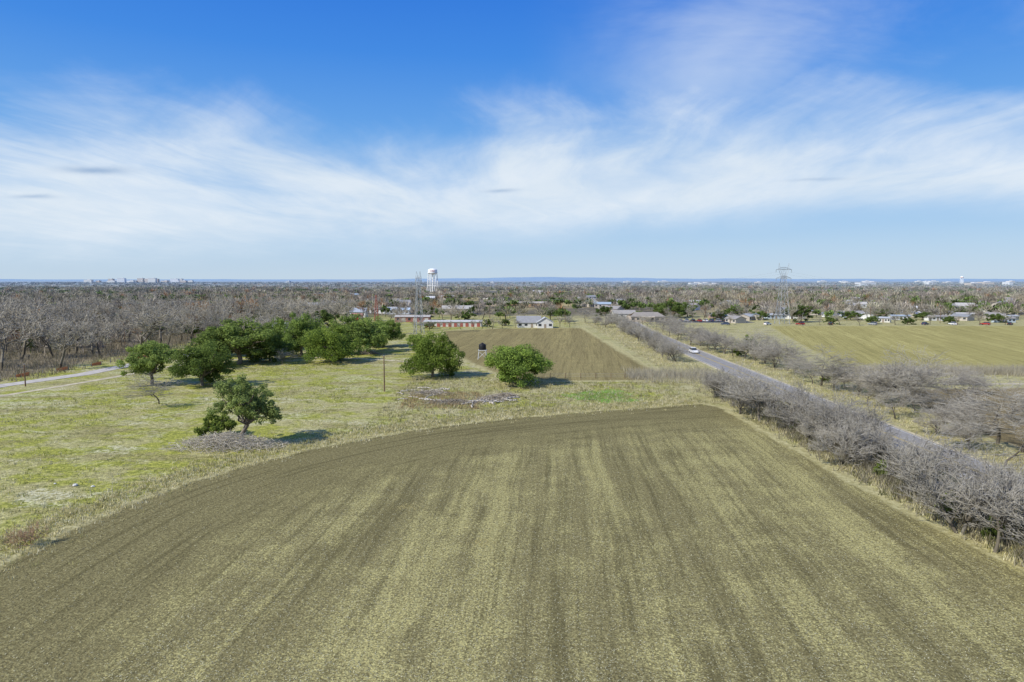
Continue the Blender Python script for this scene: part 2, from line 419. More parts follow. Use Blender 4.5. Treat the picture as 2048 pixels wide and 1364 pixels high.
GD, GL = (.095, .15, .035), (.29, .39, .095)
def oak(seed, W, H, name, nclump=80, per=230, low=.22, gd=GD, gl=GL, leaf=.30, centers=None, radii=None, tip=None, spread=.13):
    rng = np.random.default_rng(seed)
    if centers is None:
        # boughs: each carries a cluster of clumps, so the outline is lobed and gappy
        nb = 11; baz = rng.permutation(nb)*6.283/nb+rng.uniform(-.3, .3, nb)
        bup = rng.uniform(.05, .76, nb); brc = np.sqrt(1-bup**2)*rng.uniform(.55, .80, nb)
        bc = np.stack([np.cos(baz)*brc*W*.5, np.sin(baz)*brc*W*.5, H*low+(H*(1-low))*bup], 1)
        bc = np.vstack([bc, [[0, 0, H*.82], [W*.08, -W*.05, H*.6], [-W*.12, -W*.14, H*.45], [W*.1, W*.12, H*.7]]])
        bi = rng.integers(0, len(bc), nclump)
        rad = rng.uniform(.05, .115, nclump)*W
        c = bc[bi]+rng.normal(size=(nclump, 3)).clip(-1.7, 1.7)*np.array([W*spread*.85, W*spread*.85, H*spread*.85])
        c[:, 2] = np.maximum(c[:, 2], H*low*.8)
    else:
        c = np.array(centers, float); rad = np.array(radii, float)
    V, F, cc = leaf_cloud(rng, c, rad, per, leaf, gd, gl, (0, H))
    if centers is None:
        top = np.quantile(V[:, 2], .998); V[:, 2] *= H/top
        wx = np.quantile(np.hypot(V[:, 0], V[:, 1]), .98); V[:, :2] *= (W/2)/wx
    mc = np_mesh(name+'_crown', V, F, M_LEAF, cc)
    P0 = []; P1 = []; R0 = []; R1 = []
    tr = W*.024; th = H*.22; tipx = np.array(tip if tip is not None else (0, 0))
    fork = np.array([tipx[0], tipx[1], th if tip is None else H*.3])
    mid = fork*.5+np.array([(rng.normal()*.15 if tip is None else -.45), rng.normal()*.15, 0])
    for a, b_, ra, rb in ((np.array([0, 0, -.2]), mid, tr*1.35, tr*1.05), (mid, fork, tr*1.05, tr)):
        P0.append(a); P1.append(b_); R0.append(ra); R1.append(rb)
    for i in range(0, len(c), max(1, len(c)//24)):
        e = c[i]; p = fork; rr = tr*.55
        for s_ in range(4):
            f = (s_+1)/4; q = fork+(e-fork)*f+rng.normal(size=3)*.03*W*(f < 1)+np.array([0, 0, .04*H*math.sin(f*3.14)])
            P0.append(p); P1.append(q); R0.append(rr); R1.append(rr*.72); p = q; rr *= .72
    V, F = tubes(P0, P1, R0, R1, 6)
    bc = np.tile(np.array([[.24, .205, .165]]), (len(V), 1))*rng.uniform(.7, 1.2, (len(V), 1))
    mt = np_mesh(name+'_trunk', V, F, M_TWIG, bc, smooth=True)
    return mt, mc

def tree_thing(name, mt, mc, loc, rot=0, scl=(1, 1, 1), label='', cat='tree', group=None):
    o = add(name, None, loc=loc, label=label, cat=cat, group=group); o.rotation_euler = (0, 0, rot); o.scale = scl
    o.empty_display_size = .5
    add('trunk', mt, o); add('crown', mc, o); return o

# ------------------------------------------------------------------ oaks
def place_oak(ub, vb, u0, u1, vtop, mt, mc, W, H, label, rot=0, name='live_oak_tree', group='evergreen live oaks in the pasture'):
    x, y = G(ub, vb); sc = y/math.cos(PITCH)/FP
    w = (u1-u0)*sc*1.03; h = (vb-vtop)*sc*1.02
    return tree_thing(name, mt, mc, (x, y, 0), rot, (w/W, w/W, h/H), label, group=group)
OA = oak(1, 15, 8.5, 'oakA', 130, 180, .12)
OB = oak(2, 14, 9, 'oakB', 125, 180, .12, gd=(.08, .125, .03), gl=(.25, .34, .08))
OC = oak(3, 13, 9.5, 'oakC', 115, 180, .18, gd=(.08, .12, .03), gl=(.25, .33, .085))
OD = oak(4, 15, 9, 'oakD', 150, 180, .04, gl=(.32, .42, .08), gd=(.11, .175, .03))
OE = oak(9, 15, 8.5, 'oakE', 170, 190, .10, gl=(.29, .40, .085))
OL = oak(12, 14, 9, 'oakL', 95, 180, .38, gd=(.09, .14, .035), gl=(.29, .37, .10))
W_ = dict(OA=(15, 8.5), OB=(14, 9), OC=(13, 9.5), OD=(15, 9), OE=(15, 8.5), OL=(14, 9))
specs = [
 (303, 768, 250, 368, 683, 'OL', 'light green spreading live oak in the yellow pasture', 0),
 (405, 772, 350, 466, 686, 'OB', 'dark green live oak with a dense round crown', 1),
 (478, 728, 395, 562, 641, 'OC', 'broad dark live oak with patchy crown by the pasture', 2),
 (440, 712, 380, 480, 660, 'OC', 'dark live oak behind the pasture oaks', 4),
 (603, 712, 553, 662, 628, 'OA', 'tall green live oak in the oak grove', .5),
 (662, 724, 598, 716, 655, 'OD', 'bright yellow-green live oak at the grove edge', 2.2),
 (720, 706, 662, 790, 633, 'OC', 'dark green live oak in the oak grove', 3.1),
 (768, 694, 728, 806, 636, 'OB', 'dark green live oak at the end of the grove', 4),
 (560, 700, 520, 600, 640, 'OB', 'dark live oak deep in the grove', 5),
 (540, 722, 500, 585, 662, 'OA', 'green live oak low at the grove edge', 1.5),
 (865, 754, 808, 922, 667, 'OD', 'mid green live oak with low skirts on dry grass', 1.2),
 (1030, 768, 962, 1099, 692, 'OE', 'rounded green live oak with umbrella crown on dry grass', .3),
 (836, 703, 812, 862, 668, 'OL', 'small pale green tree at the edge of the ploughed field', 2),
]
for ub, vb, u0, u1, vt, k, lab, r in specs:
    mt, mc = dict(OA=OA, OB=OB, OC=OC, OD=OD, OE=OE, OL=OL)[k]
    place_oak(ub, vb, u0, u1, vt, mt, mc, *W_[k], lab, r)
rng = np.random.default_rng(5)
cs = []; rs = []
for (cx, cz, rx, rz, n_) in ((-.6, 8.9, 2.2, 1.3, 28), (1.4, 7.8, 2.3, 1.4, 30), (3.1, 6.3, 1.9, 1.4, 26), (-1.9, 7.6, 1.4, 1.2, 14), (4.0, 4.6, 1.5, .9, 15), (1.9, 5.2, 1.6, .9, 16), (-1.9, 5.9, 1.0, .8, 8), (.4, 6.4, 1.9, 1.1, 18)):
    for _ in range(n_):
        cs.append((cx+rng.uniform(-1, 1)*rx, rng.normal()*1.8, cz+rng.uniform(-1, 1)*rz)); rs.append(rng.uniform(.45, .95))
mt, mc = oak(5, 13, 9.9, 'oakLean', per=120, centers=cs, radii=rs, gd=(.08, .115, .04), gl=(.27, .335, .11), leaf=.23, tip=(.9, 0))
x, y = G(484, 888); tree_thing('live_oak_tree', mt, mc, (x, y, 0), 0, (1, 1, 1), 'leaning live oak with twisted trunk above a brush pile', group='evergreen live oaks in the pasture')
BU = oak(21, 6, 4, 'bushA', 60, 130, .08, gd=(.095, .135, .03), gl=(.29, .37, .08), leaf=.24)
x, y = G(438, 872); tree_thing('evergreen_bush', *BU, (x, y, 0), .4, (1.05, .95, 1.0), 'round green bush beside the leaning oak', 'bush')

# ------------------------------------------------------------------ bare trees
HV = [bare_meshes(100+i, 8, 1+i % 3, 4, 'hedge%d' % i, lean=.75, up=.16, twig=.023, c0=(.13, .115, .09), c1=(.43, .405, .355), kidmul=.9, thick=.024, Wd=8.5) for i in range(6)]
TV = [bare_meshes(200+i, 10, 1+i % 2, 5, 'baretree%d' % i, lean=.3, up=.10, twig=.022, c0=(.14, .12, .095), c1=(.43, .405, .355), kidmul=.6, thick=.022, Wd=12) for i in range(3)]
FV = [bare_meshes(300+i, 10, 1, 4, 'farbare%d' % i, lean=.3, up=.15, twig=.042, c0=(.11, .095, .07), c1=(.46, .425, .355), one=True, thick=.03, Wd=7.5, kidmul=.8) for i in range(5)]
FR = [bare_meshes(330+i, 9, 1, 4, 'russet%d' % i, lean=.3, up=.15, twig=.05, c0=(.2, .15, .1), c1=(.42, .25, .13), one=True, Wd=7) for i in range(2)]
rr = random.Random(3)
hedge_src = [tree_thing('bare_hedge_tree', *HV[i], (47+i*.3, 60+i*9, 0), scl=(.85, .85, .85), label='leafless grey hedgerow tree between field and road', cat='tree', group='leafless hedgerow trees along the road') for i in range(6)]
tree_src = [tree_thing('bare_tree', *TV[i], (76+i*2, 300+i*30, 0), i, (.8, .8, .8), 'leafless grey tree with fine spreading twigs', 'tree', 'leafless trees beyond the road') for i in range(3)]
def hedge_at(x, y, s, sz=1.0):
    copy_thing(hedge_src[rr.randrange(6)], 'bare_hedge_tree', (x, y, 0), rr.uniform(0, 6.28), (s*rr.uniform(.85, 1.25), s*rr.uniform(.85, 1.25), s*sz))
y = 50
while y < 116:
    hedge_at(47.4+rr.uniform(-1.8, 1.6), y+rr.uniform(-1.5, 1.5), rr.choice((.5, .75, .95, 1.1)))
    if rr.random() < .8: hedge_at(51.2+rr.uniform(-1.2, 1.8), y+rr.uniform(-2, 2), rr.choice((.5, .75, .95, 1.05)))
    y += rr.choice((2.6, 3.2, 4.0, 5.6))
for u, v, s in ((1520, 843, 1.25), (1465, 812, 1.15), (1575, 850, .95), (1448, 800, 1.0), (1500, 815, 1.2), (1480, 828, .9), (1550, 838, 1.1), (1430, 795, .75), (1540, 822, 1.0), (1640, 885, 1.05), (1690, 930, .95), (1920, 1068, 1.15), (1990, 1105, 1.1), (1600, 862, 1.0), (1450, 782, .8), (1590, 838, .9)):
    x, yy = G(u, v); hedge_at(x, yy, s, 1.0)
y = 206
while y < 400:
    hedge_at(48.5+(y-188)*.045+rr.uniform(-2, 2), y, rr.uniform(.65, 1.1)); y += rr.uniform(4, 8)
def tree_at(u, v, h):
    x, yy = G(u, v); s = h/10
    copy_thing(tree_src[rr.randrange(3)], 'bare_tree', (x, yy, 0), rr.uniform(0, 6.28), (s*1.05, s*1.05, s))
for u, v, h in ((1642, 772, 10.5), (1805, 812, 13), (1770, 800, 8), (1995, 888, 11.5), (1885, 845, 8), (1548, 735, 9.5), (1490, 716, 10), (1465, 712, 8), (1432, 700, 9), (1380, 690, 9.5), (1400, 692, 7), (1510, 722, 8), (1575, 742, 6),
                (1715, 790, 7), (1850, 800, 6.5), (2045, 905, 10), (2020, 840, 8), (1610, 755, 5.5), (318, 808, 7), (565, 728, 5), (1950, 790, 6), (1170, 645, 9), (1150, 648, 6), (1190, 650, 7), (1210, 655, 6),
                (1355, 680, 8), (1340, 672, 9), (1362, 676, 6), (1325, 664, 8), (1312, 660, 7), (1416, 702, 7), (1450, 708, 9), (1530, 728, 8), (1590, 748, 6), (1560, 726, 8), (1690, 775, 5), (1740, 785, 6), (1295, 655, 7), (1780, 765, 5), (1900, 770, 6), (1930, 815, 8),
                (1665, 780, 7), (1830, 825, 6), (1950, 868, 7), (620, 700, 10), (690, 690, 10), (520, 690, 11), (450, 680, 12), (585, 680, 11),
                (1735, 812, 5.5), (1790, 838, 6.5), (1870, 868, 6.5), (1940, 898, 6), (2010, 932, 7), (1625, 768, 6)):
    tree_at(u, v, h)
for i, (u, v, s) in enumerate(((1500, 706, .95), (1478, 712, .7), (1650, 765, .35), (1590, 862, .35), (1760, 955, .35), (1900, 1035, .4), (1990, 1080, .35))):
    x, yy = G(u, v); tree_thing('vine_covered_shrub', *BU, (x, yy, 0), i, (s*1.1, s, s*1.6), 'dull green shrub tangled with bare branches', 'shrub')
cnt = 0; pts = []
far_src = [add('bare_woodland_tree', FV[i], loc=(-150-i*9, 230+i*14, 0), label='leafless grey-brown woodland tree', cat='tree', group='leafless woodland trees') for i in range(5)]
rus_src = [add('russet_tree', FR[i], loc=(-190-i*30, 430, 0), label='rust-brown leafed winter tree', cat='tree', group='leafless woodland trees') for i in range(2)]
tries = 0
def put_far(xx, yy, s):
    src = far_src[rr.randrange(5)] if rr.random() < .95 else rus_src[rr.randrange(2)]
    o = src.copy(); COL.objects.link(o)
    o.location = (xx, yy, 0); o.rotation_euler = (0, 0, rr.uniform(0, 6.28)); o.scale = (s*1.1, s*1.1, s)
while cnt < 215 and tries < 20000:
    tries += 1
    yy = rr.uniform(172, 450); xx = rr.uniform(-.80*yy-10, 300)
    left = xx < -118-(0 if yy < 260 else -25)
    mid = yy > 370 and (xx < -90 or (yy > 395 and xx < 60) or (xx > 100 and yy > 392)) and rr.random() < .6
    if not (left or mid): continue
    if any((xx-a)**2+(yy-b_)**2 < 48 for a, b_ in pts): continue
    pts.append((xx, yy)); put_far(xx, yy, rr.uniform(.6, 1.25)*(1.55 if left else .95)); cnt += 1
for u, v, s in ((830, 664, .7), (858, 661, .6), (880, 659, .5), (922, 659, .45), (948, 658, .55), (985, 658, .7), (1005, 657, .5), (800, 668, .9), (1120, 655, .7), (1030, 656, .5), (1140, 655, .6), (690, 660, 1.0), (740, 655, 1.0), (780, 650, .9), (640, 665, 1.1), (900, 658, .5), (840, 662, .6), (965, 657, .55),
                (1600, 651, .6), (1680, 650, .7), (1720, 651, .6), (1790, 650, .7), (1860, 650, .65), (1915, 650, .6), (1960, 650, .7), (2010, 650, .65), (1460, 650, .6), (1640, 650, .5), (1285, 649, .6), (1320, 650, .55)):
    x, yy = G(u, v); put_far(x, yy, s)

# ------------------------------------------------------------------ far woods (mass)
def woods(n, yr, hr, sl, wid, seed, evfrac, mask, clump=1.0):
    r = np.random.default_rng(seed)
    y = np.sqrt(r.uniform(yr[0]**2, yr[1]**2, n*3)); x = r.uniform(-.86, .86, n*3)*y
    k = mask(x, y, r); x, y = x[k][:n], y[k][:n]; n = len(x)
    h = r.uniform(*hr, n); w = h*r.uniform(.7, 1.05, n)*clump
    grp = np.sin(x*.017+1)+np.sin(y*.023+x*.007)
    ev = r.random(n) < evfrac*np.where(grp > .6, 2.2, .6); rus = r.random(n) < .035
    h = np.where(ev, h*.8, h)
    N = n*sl; ti = np.repeat(np.arange(n), sl)
    d = norm(r.normal(size=(N, 3))); d[:, 2] = np.abs(d[:, 2])*.9
    rad = r.uniform(.1, .75, N)
    H, Wd = h[ti], w[ti]
    C = np.stack([x[ti]+d[:, 0]*rad*Wd*.45, y[ti]+d[:, 1]*rad*Wd*.45, H*(.28+.5*d[:, 2]*rad)], 1)
    dirv = norm(d+np.array([0, 0, .55])+r.normal(size=(N, 3))*.3); L = H*r.uniform(.16, .34, N)
    side = norm(np.cross(dirv, r.normal(size=(N, 3))))
    E = ev[ti]
    L = np.where(E, H*.16, L); ww = np.where(E, H*.085, wid*r.uniform(.6, 1.4, N))
    V = np.stack([C-side*ww[:, None], C+side*ww[:, None], C+dirv*L[:, None]], 1)
    tb = np.stack([np.stack([x-.25, y, 0*x], 1), np.stack([x+.25, y, 0*x], 1), np.stack([x, y, h*.6], 1)], 1)
    base = np.stack([r.uniform(.15, .42, n)]*3, 1)*np.stack([np.ones(n), r.uniform(.86, .96, n), r.uniform(.64, .84, n)], 1)
    base[rus] = np.array([.34, .19, .10]); base[ev] = np.array([.10, .145, .045])*r.uniform(.7, 1.5, (ev.sum(), 1))
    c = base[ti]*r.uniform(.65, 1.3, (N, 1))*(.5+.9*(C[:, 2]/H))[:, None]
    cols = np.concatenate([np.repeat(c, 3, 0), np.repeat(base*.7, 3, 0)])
    V = np.concatenate([V.reshape(-1, 3), tb.reshape(-1, 3)])
    return V, cols
def m1(x, y, r):
    ok = np.ones(len(x), bool)
    ok &= ~((x > 40) & (x < 700) & (y < 418))
    ok &= ~((x > 60) & (x < 700) & (y < 455) & (r.random(len(x)) < .4))
    ok &= ~((x > -110) & (x < 70) & (y < 470) & ((r.random(len(x)) < .6) | (y < 400)))
    ok &= ~((x > -95) & (x < 75) & (y > 500) & (y < 600) & (r.random(len(x)) < .88))
    rx = np.interp(y, [400, 640, 1000], [70, 82, 110]); ok &= np.abs(x-rx) > 9
    cl = np.sin(x*.021+y*.013)+np.sin(x*.009-y*.017+2); ok &= ~((cl > 1.15) & (r.random(len(x)) < .85))
    return ok
def m2(x, y, r):
    cl = np.sin(x*.008+y*.006+1)+np.sin(x*.004-y*.011+2); return ~((cl > 1.0) & (r.random(len(x)) < .8))
def mL(x, y, r): return (x < -122) & (y > 210)
Vs = []; Cs = []
for a in (woods(380, (200, 460), (6, 11), 90, .10, 1, .14, mL),
          woods(3000, (385, 850), (7, 15.5), 80, .17, 2, .27, m1),
          woods(4500, (800, 1700), (8, 14), 55, .38, 3, .27, m2, 1.5),
          woods(5000, (1600, 4500), (8, 12), 26, 1.2, 4, .3, m2, 3.5)):
    Vs.append(a[0]); Cs.append(a[1])
V = np.concatenate(Vs); F = np.arange(len(V)).reshape(-1, 3)
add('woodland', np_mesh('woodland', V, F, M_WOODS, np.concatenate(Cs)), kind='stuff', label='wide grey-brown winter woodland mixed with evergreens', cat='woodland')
EV = oak(31, 13, 9, 'evergreenfar', 60, 100, .10, gd=(.065, .10, .028), gl=(.19, .26, .07), leaf=.5)
for u, v, w, h in ((1345, 636, 70, 34), (1320, 634, 40, 28), (1602, 644, 48, 34), (1375, 634, 40, 25), (1275, 640, 30, 18), (640, 655, 70, 35), (520, 655, 60, 26), (430, 662, 70, 28), (930, 640, 45, 20), (1470, 632, 45, 18),
                   (1210, 632, 40, 20), (1850, 640, 50, 16), (1700, 640, 50, 18), (1930, 630, 60, 18), (700, 650, 50, 24), (200, 640, 60, 20), (340, 640, 50, 18), (1100, 632, 40, 18), (1440, 640, 40, 20), (1770, 634, 50, 16), (1010, 652, 26, 14), (975, 654, 20, 16), (860, 657, 30, 14), (1520, 640, 34, 18), (1660, 648, 30, 16), (1990, 645, 40, 18), (1745, 648, 36, 16), (1815, 649, 30, 14), (1900, 648, 34, 16), (850, 640, 40, 20), (880, 650, 24, 12), (60, 680, 50, 22), (180, 672, 50, 24), (320, 668, 60, 26)):
    x, yy = G(u, v); sc = yy/FP; tree_thing('evergreen_tree', *EV, (x, yy, 0), rr.uniform(0, 6), (w*sc/13, w*sc/13, h*sc/9), 'dark evergreen tree among the houses', group='evergreen trees around the houses')

# ------------------------------------------------------------------ dry grass and weeds
def grass(name, pts, hr, blades, spread, cols, width, label, seed=0):
    r = np.random.default_rng(seed); pts = np.asarray(pts); n = len(pts); N = n*blades
    C = np.repeat(pts, blades, 0)+r.normal(size=(N, 2))*spread
    h = np.repeat(r.uniform(*hr, n), blades)*r.uniform(.6, 1.2, N)
    a = r.uniform(0, 6.28, N); lean = r.normal(size=(N, 2))*.35
    s = np.stack([np.cos(a), np.sin(a)], 1)*(width*r.uniform(.6, 1.4, N))[:, None]
    z = np.zeros((N, 1))
    V = np.stack([np.hstack([C-s, z]), np.hstack([C+s, z]), np.hstack([C+lean*h[:, None], h[:, None]])], 1).reshape(-1, 3)
    cols = np.array(cols); c = np.repeat(cols[r.integers(0, len(cols), n)], blades, 0)*r.uniform(.75, 1.25, (N, 1))
    F = np.arange(len(V)).reshape(-1, 3)
    return add(name, np_mesh(name, V, F, M_GRASS, np.repeat(c, 3, 0)), kind='stuff', label=label, cat='grass')
r = np.random.default_rng(77)
STR = [(.58, .53, .32), (.50, .45, .25), (.62, .58, .41), (.38, .36, .16)]
def along(line, n, off, w, rg):
    line = np.array(line); seg = np.linalg.norm(np.diff(line, axis=0), axis=1); cum = np.r_[0, np.cumsum(seg)]
    tt = rg.uniform(0, cum[-1], n); i = np.clip(np.searchsorted(cum, tt)-1, 0, len(seg)-1); f = (tt-cum[i])/seg[i]
    p = line[i]+(line[i+1]-line[i])*f[:, None]; d = (line[i+1]-line[i])/seg[i][:, None]; nn = np.stack([-d[:, 1], d[:, 0]], 1)
    return p+nn*(off+rg.normal(size=n)*w)[:, None]
P1_ = along(LEFTCURVE[16:], 9000, 3.2, 2.2, r)
P2_ = np.stack([r.uniform(-25, 40, 5200), r.uniform(112, 172, 5200)], 1); P2_ = P2_[sdf_poly(P2_, FIELD1) < -1]; P2_ = P2_[sdf_poly(P2_, FIELD2) < -1]
grass('border_grass', P1_, (.10, .5), 6, .2, STR+[(.30, .28, .12)], .04, 'dry straw grass bordering the ploughed field', 1)
grass('dry_grass', P2_, (.2, .7), 6, .25, STR+[(.30, .28, .12)], .05, 'tufts of tall dry grass around the debris heap', 2)
P3_ = np.stack([r.uniform(43.5, 54.5, 7000), r.uniform(30, 150, 7000)], 1); P3_ = P3_[sdf_poly(P3_, FIELD1) < -.5]
P3b = np.stack([r.uniform(42, 55, 4500), r.uniform(150, 400, 4500)], 1); P3b = P3b[sdf_poly(P3b, FIELD2) < -1]
P4_ = np.stack([r.uniform(66.5, 88, 7000), r.uniform(60, 350, 7000)], 1); P4_ = P4_[(sdf_poly(P4_, FIELD3) < -1) & (sdf_poly(P4_, FIELD4) < -1)]
grass('verge_grass', np.vstack([P3_, P3b, P4_]), (.2, .8), 5, .25, STR+[(.44, .40, .29), (.30, .27, .17)], .05, 'dry roadside grass and weeds', 3)
P5_ = np.stack([r.uniform(92, 200, 4500), r.normal(size=4500)*3.0+181], 1)
P5_ = np.vstack([P5_, np.stack([r.uniform(30, 52, 700), r.normal(size=700)*5+174], 1)])
grass('tall_weeds', P5_, (.8, 2.4), 7, .6, [(.48, .44, .34), (.40, .365, .28), (.52, .47, .33)], .04, 'pale brushy weed strip along the tan field', 4)
P6_ = np.stack([r.uniform(-100, -20, 9000), r.uniform(60, 210, 9000)], 1); P6_ = P6_[sdf_poly(P6_, FIELD1) < -3]
n_ = np.sin(P6_[:, 0]*.13+P6_[:, 1]*.05)+np.sin(P6_[:, 0]*.05-P6_[:, 1]*.11+1)+r.normal(size=len(P6_))*.6; P6_ = P6_[n_ > .2]
grass('pasture_weeds', P6_, (.10, .45), 6, .3, STR+[(.42, .41, .12), (.34, .36, .08), (.22, .25, .05)], .05, 'scattered pale weeds in the yellow pasture', 5)
P7_ = np.stack([r.uniform(-260, -120, 8000), r.uniform(165, 330, 8000)], 1)
grass('wood_undergrowth', P7_, (.6, 2.2), 6, .6, [(.30, .26, .18), (.36, .31, .22), (.22, .20, .12)], .08, 'brown undergrowth beneath the bare wood', 6)
PH = np.stack([48.6+r.normal(size=3200)*2.6, r.uniform(48, 150, 3200)], 1); PH = PH[(PH[:, 0] < 55) & (sdf_poly(PH, FIELD1) < -1)]
grass('hedge_undergrowth', PH, (.4, 1.8), 7, .5, [(.24, .21, .15), (.32, .29, .21), (.17, .17, .08), (.40, .36, .26)], .05, 'tangled dead undergrowth beneath the bare hedgerow', 16)
r2 = np.random.default_rng(5); n = 60000
P = np.stack([r2.uniform(-46, 44, n), 38+98*r2.random(n)**1.4], 1); P = P[sdf_poly(P, FIELD1) > .5]
hd = dist_line(P, LEFTCURVE[8:]); P = P[(hd > 20) | (r2.random(len(P)) < .25)]; n = len(P)
a = r2.uniform(0, 6.28, n); L = r2.uniform(.03, .08, n); w = r2.uniform(.012, .026, n)
dx = np.stack([np.cos(a)*L, np.sin(a)*L], 1); nx_ = np.stack([-np.sin(a)*w, np.cos(a)*w], 1)
z0 = r2.uniform(.045, .06, n)[:, None]; z1 = r2.uniform(.045, .09, n)[:, None]
V = np.stack([np.hstack([P-dx-nx_, z0]), np.hstack([P-dx+nx_, z0]), np.hstack([P+dx+nx_, z1]), np.hstack([P+dx-nx_, z1])], 1).reshape(-1, 3)
c = np.array([.74, .70, .46])*r2.uniform(.6, 1.2, (n, 1))
add('straw_residue', np_mesh('straw_residue', V, np.arange(len(V)).reshape(-1, 4), M_GRASS, np.repeat(c, 4, 0)), kind='stuff', label='pale straw scattered over ploughed soil', cat='straw')

def blot(name, u, v, w, d, mat, z=.045):
    x, y = G(u, v); k = 40; V = [(x, y, z)]
    for i in range(k):
        a_ = 6.283*i/k; q = 1+.22*math.sin(a_*3+u)+.14*math.sin(a_*7)+rr.uniform(-.08, .08); V.append((x+math.cos(a_)*w*q, y+math.sin(a_)*d*q, z))
    add(name, MB().poly(V, [(0, 1+i, 1+(i+1) % k) for i in range(k)]).mesh(name, mat), kind='structure')
def blotmat(name, c0, c1):
    m, t, b = newmat(name); P = t.pos()
    gc = grass_color(t)
    c = t.mix(t.ss(t.noise(P, 1.5, 4, .7), .35, .65), c0, c1)
    c = t.mix(t.ss(t.noise(P, .35, 4, .7), .38, .54), gc, c)
    t.put(b.inputs['Base Color'], c); return m
blot('green_grass_patch', 1205, 792, 7, 7.5, blotmat('fresh_grass', (.12, .25, .03), (.27, .41, .085)))
GP = np.array(G(1205, 792))+r.normal(size=(800, 2))*np.array([3.4, 3.2])
grass('green_grass', GP, (.1, .3), 6, .3, [(.17, .33, .04), (.27, .42, .08), (.42, .43, .16)], .06, 'fresh green grass tufts in the dry pasture', 8)
for (u, v, a_, b_) in ((815, 1015, .9, .5), (965, 1084, 1.0, .5)):
    GP = np.array(G(u, v))+r.normal(size=(260, 2))*np.array([a_*.8, b_*1.1])
    grass('yellow_straw', GP, (.03, .10), 5, .16, [(.72, .64, .32), (.66, .57, .27)], .045, 'clump of golden straw on the ploughed soil', int(u))

# ------------------------------------------------------------------ brush piles, logs, shrubs
def brush(name, cx, cy, rx, ry, h, n, label, seed, c0=(.28, .25, .21), c1=(.60, .56, .49), rad=.025):
    r = np.random.default_rng(seed); q = r.normal(size=(n, 2))*.42; q = q[(q**2).sum(1) < 1]; n = len(q)
    hh = h*np.exp(-(q**2).sum(1)*1.6)*r.uniform(.1, 1, n)
    C = np.stack([q[:, 0]*rx, q[:, 1]*ry, hh], 1); d = norm(np.stack([r.normal(size=n), r.normal(size=n), r.normal(size=n)*.45+.12], 1)); L = r.uniform(.4, 1.5, n)[:, None]
    A = C-d*L*.5; B = C+d*L*.5; A[:, 2] = np.maximum(A[:, 2], .02); B[:, 2] = np.maximum(B[:, 2], .05)
    V, F = tubes(A, B, r.uniform(.6, 1.6, n)*rad, r.uniform(.2, .6, n)*rad, 3)
    f = r.random((n, 1)); c = np.array(c0)*(1-f)+np.array(c1)*f
    return add(name, np_mesh(name, V, F, M_TWIG, np.repeat(c, 6, 0)), loc=(cx, cy, 0), label=label, cat='brush pile')
x, y = G(470, 893)
brush('brush_pile', x-1, y-.6, 9.5, 4.2, 2.3, 3000, 'grey heap of cut branches under the leaning oak', 1)
for i, (u, v, rx, ry, h) in enumerate(((985, 800, 4.2, 3, 1.0), (905, 806, 6, 3, .7), (860, 788, 6, 3.5, .7), (1010, 793, 3, 2, .7), (735, 708, 5, 3, 1.2))):
    x, y = G(u, v); brush('brush_pile', x, y, rx, ry, h, 800, 'heap of dead wood and debris on dry grass', 10+i, (.24, .20, .15), (.56, .51, .43), .035)
M_LOG = plain('weathered_log', (.44, .40, .34), .9, .3, 2)
for i in range(34):
    if i < 16: u = rr.uniform(795, 905); v = rr.uniform(776, 806)
    else: u = rr.uniform(920, 1045); v = 815-(u-920)*.17+rr.uniform(-7, 7)
    x, y = G(u, v); L = rr.uniform(1.5, 4); mb = MB(); k = 4; p = Vector((-L/2, 0, .2)); ra = rr.uniform(.12, .22)
    for s_ in range(k):
        q = Vector((-L/2+L*(s_+1)/k, rr.gauss(0, .12), .22+rr.uniform(0, .25))); mb.tube(p, q, ra, ra*.88, 7); p = q; ra *= .88
    mb.tube(Vector((0, 0, .3)), Vector((.4, rr.choice((-1, 1))*.7, .7)), ra*.5, ra*.25, 5)
    o = add('fallen_log', mb.mesh('fallen_log', M_LOG, True), loc=(x, y, 0), label='weathered grey log lying in the debris heap', cat='log', group='logs in the debris heap'); o.rotation_euler = (0, 0, rr.uniform(-.7, .7) if rr.random() < .7 else rr.uniform(0, 3.1))
RW = np.stack([r.uniform(*sorted((G(800, 812)[0], G(960, 812)[0])), 600), r.uniform(G(800, 818)[1], G(800, 785)[1], 600)], 1)
grass('rust_weeds', RW, (.3, .8), 6, .25, [(.34, .25, .14), (.42, .33, .19), (.3, .24, .14)], .05, 'rust-brown dead weeds around the debris', 9)
mt, mc = bare_meshes(400, 2.6, 6, 3, 'redbush', lean=.7, up=.2, twig=.014, c0=(.26, .17, .11), c1=(.46, .32, .21))
x, y = G(60, 1090); tree_thing('bare_bush', mt, mc, (x, y, 0), 0, (1, 1, 1), 'small reddish-brown leafless bush in dry grass', 'bush')
M_ROCK = plain('limestone', (.60, .58, .52), .9, .15, 4)
for u, v, s in ((150, 972, .30), (186, 974, .22), (110, 968, .15), (470, 892, .35)):
    x, y = G(u, v); rn = random.Random(u); mb = MB(); prof = [(s*.7, 0), (s, s*.3), (s*.8, s*.7), (s*.3, s*.9)]
    mb.lathe(prof, 9); mb.v = [(a_*(1+rn.uniform(-.2, .2)), b_*(1+rn.uniform(-.2, .2)), c_*(1+rn.uniform(-.15, .15))) for a_, b_, c_ in mb.v]
    add('rock', mb.mesh('rock', M_ROCK), loc=(x, y, 0), label='pale limestone rock lying in the pasture', cat='rock', group='pale rocks in the pasture')

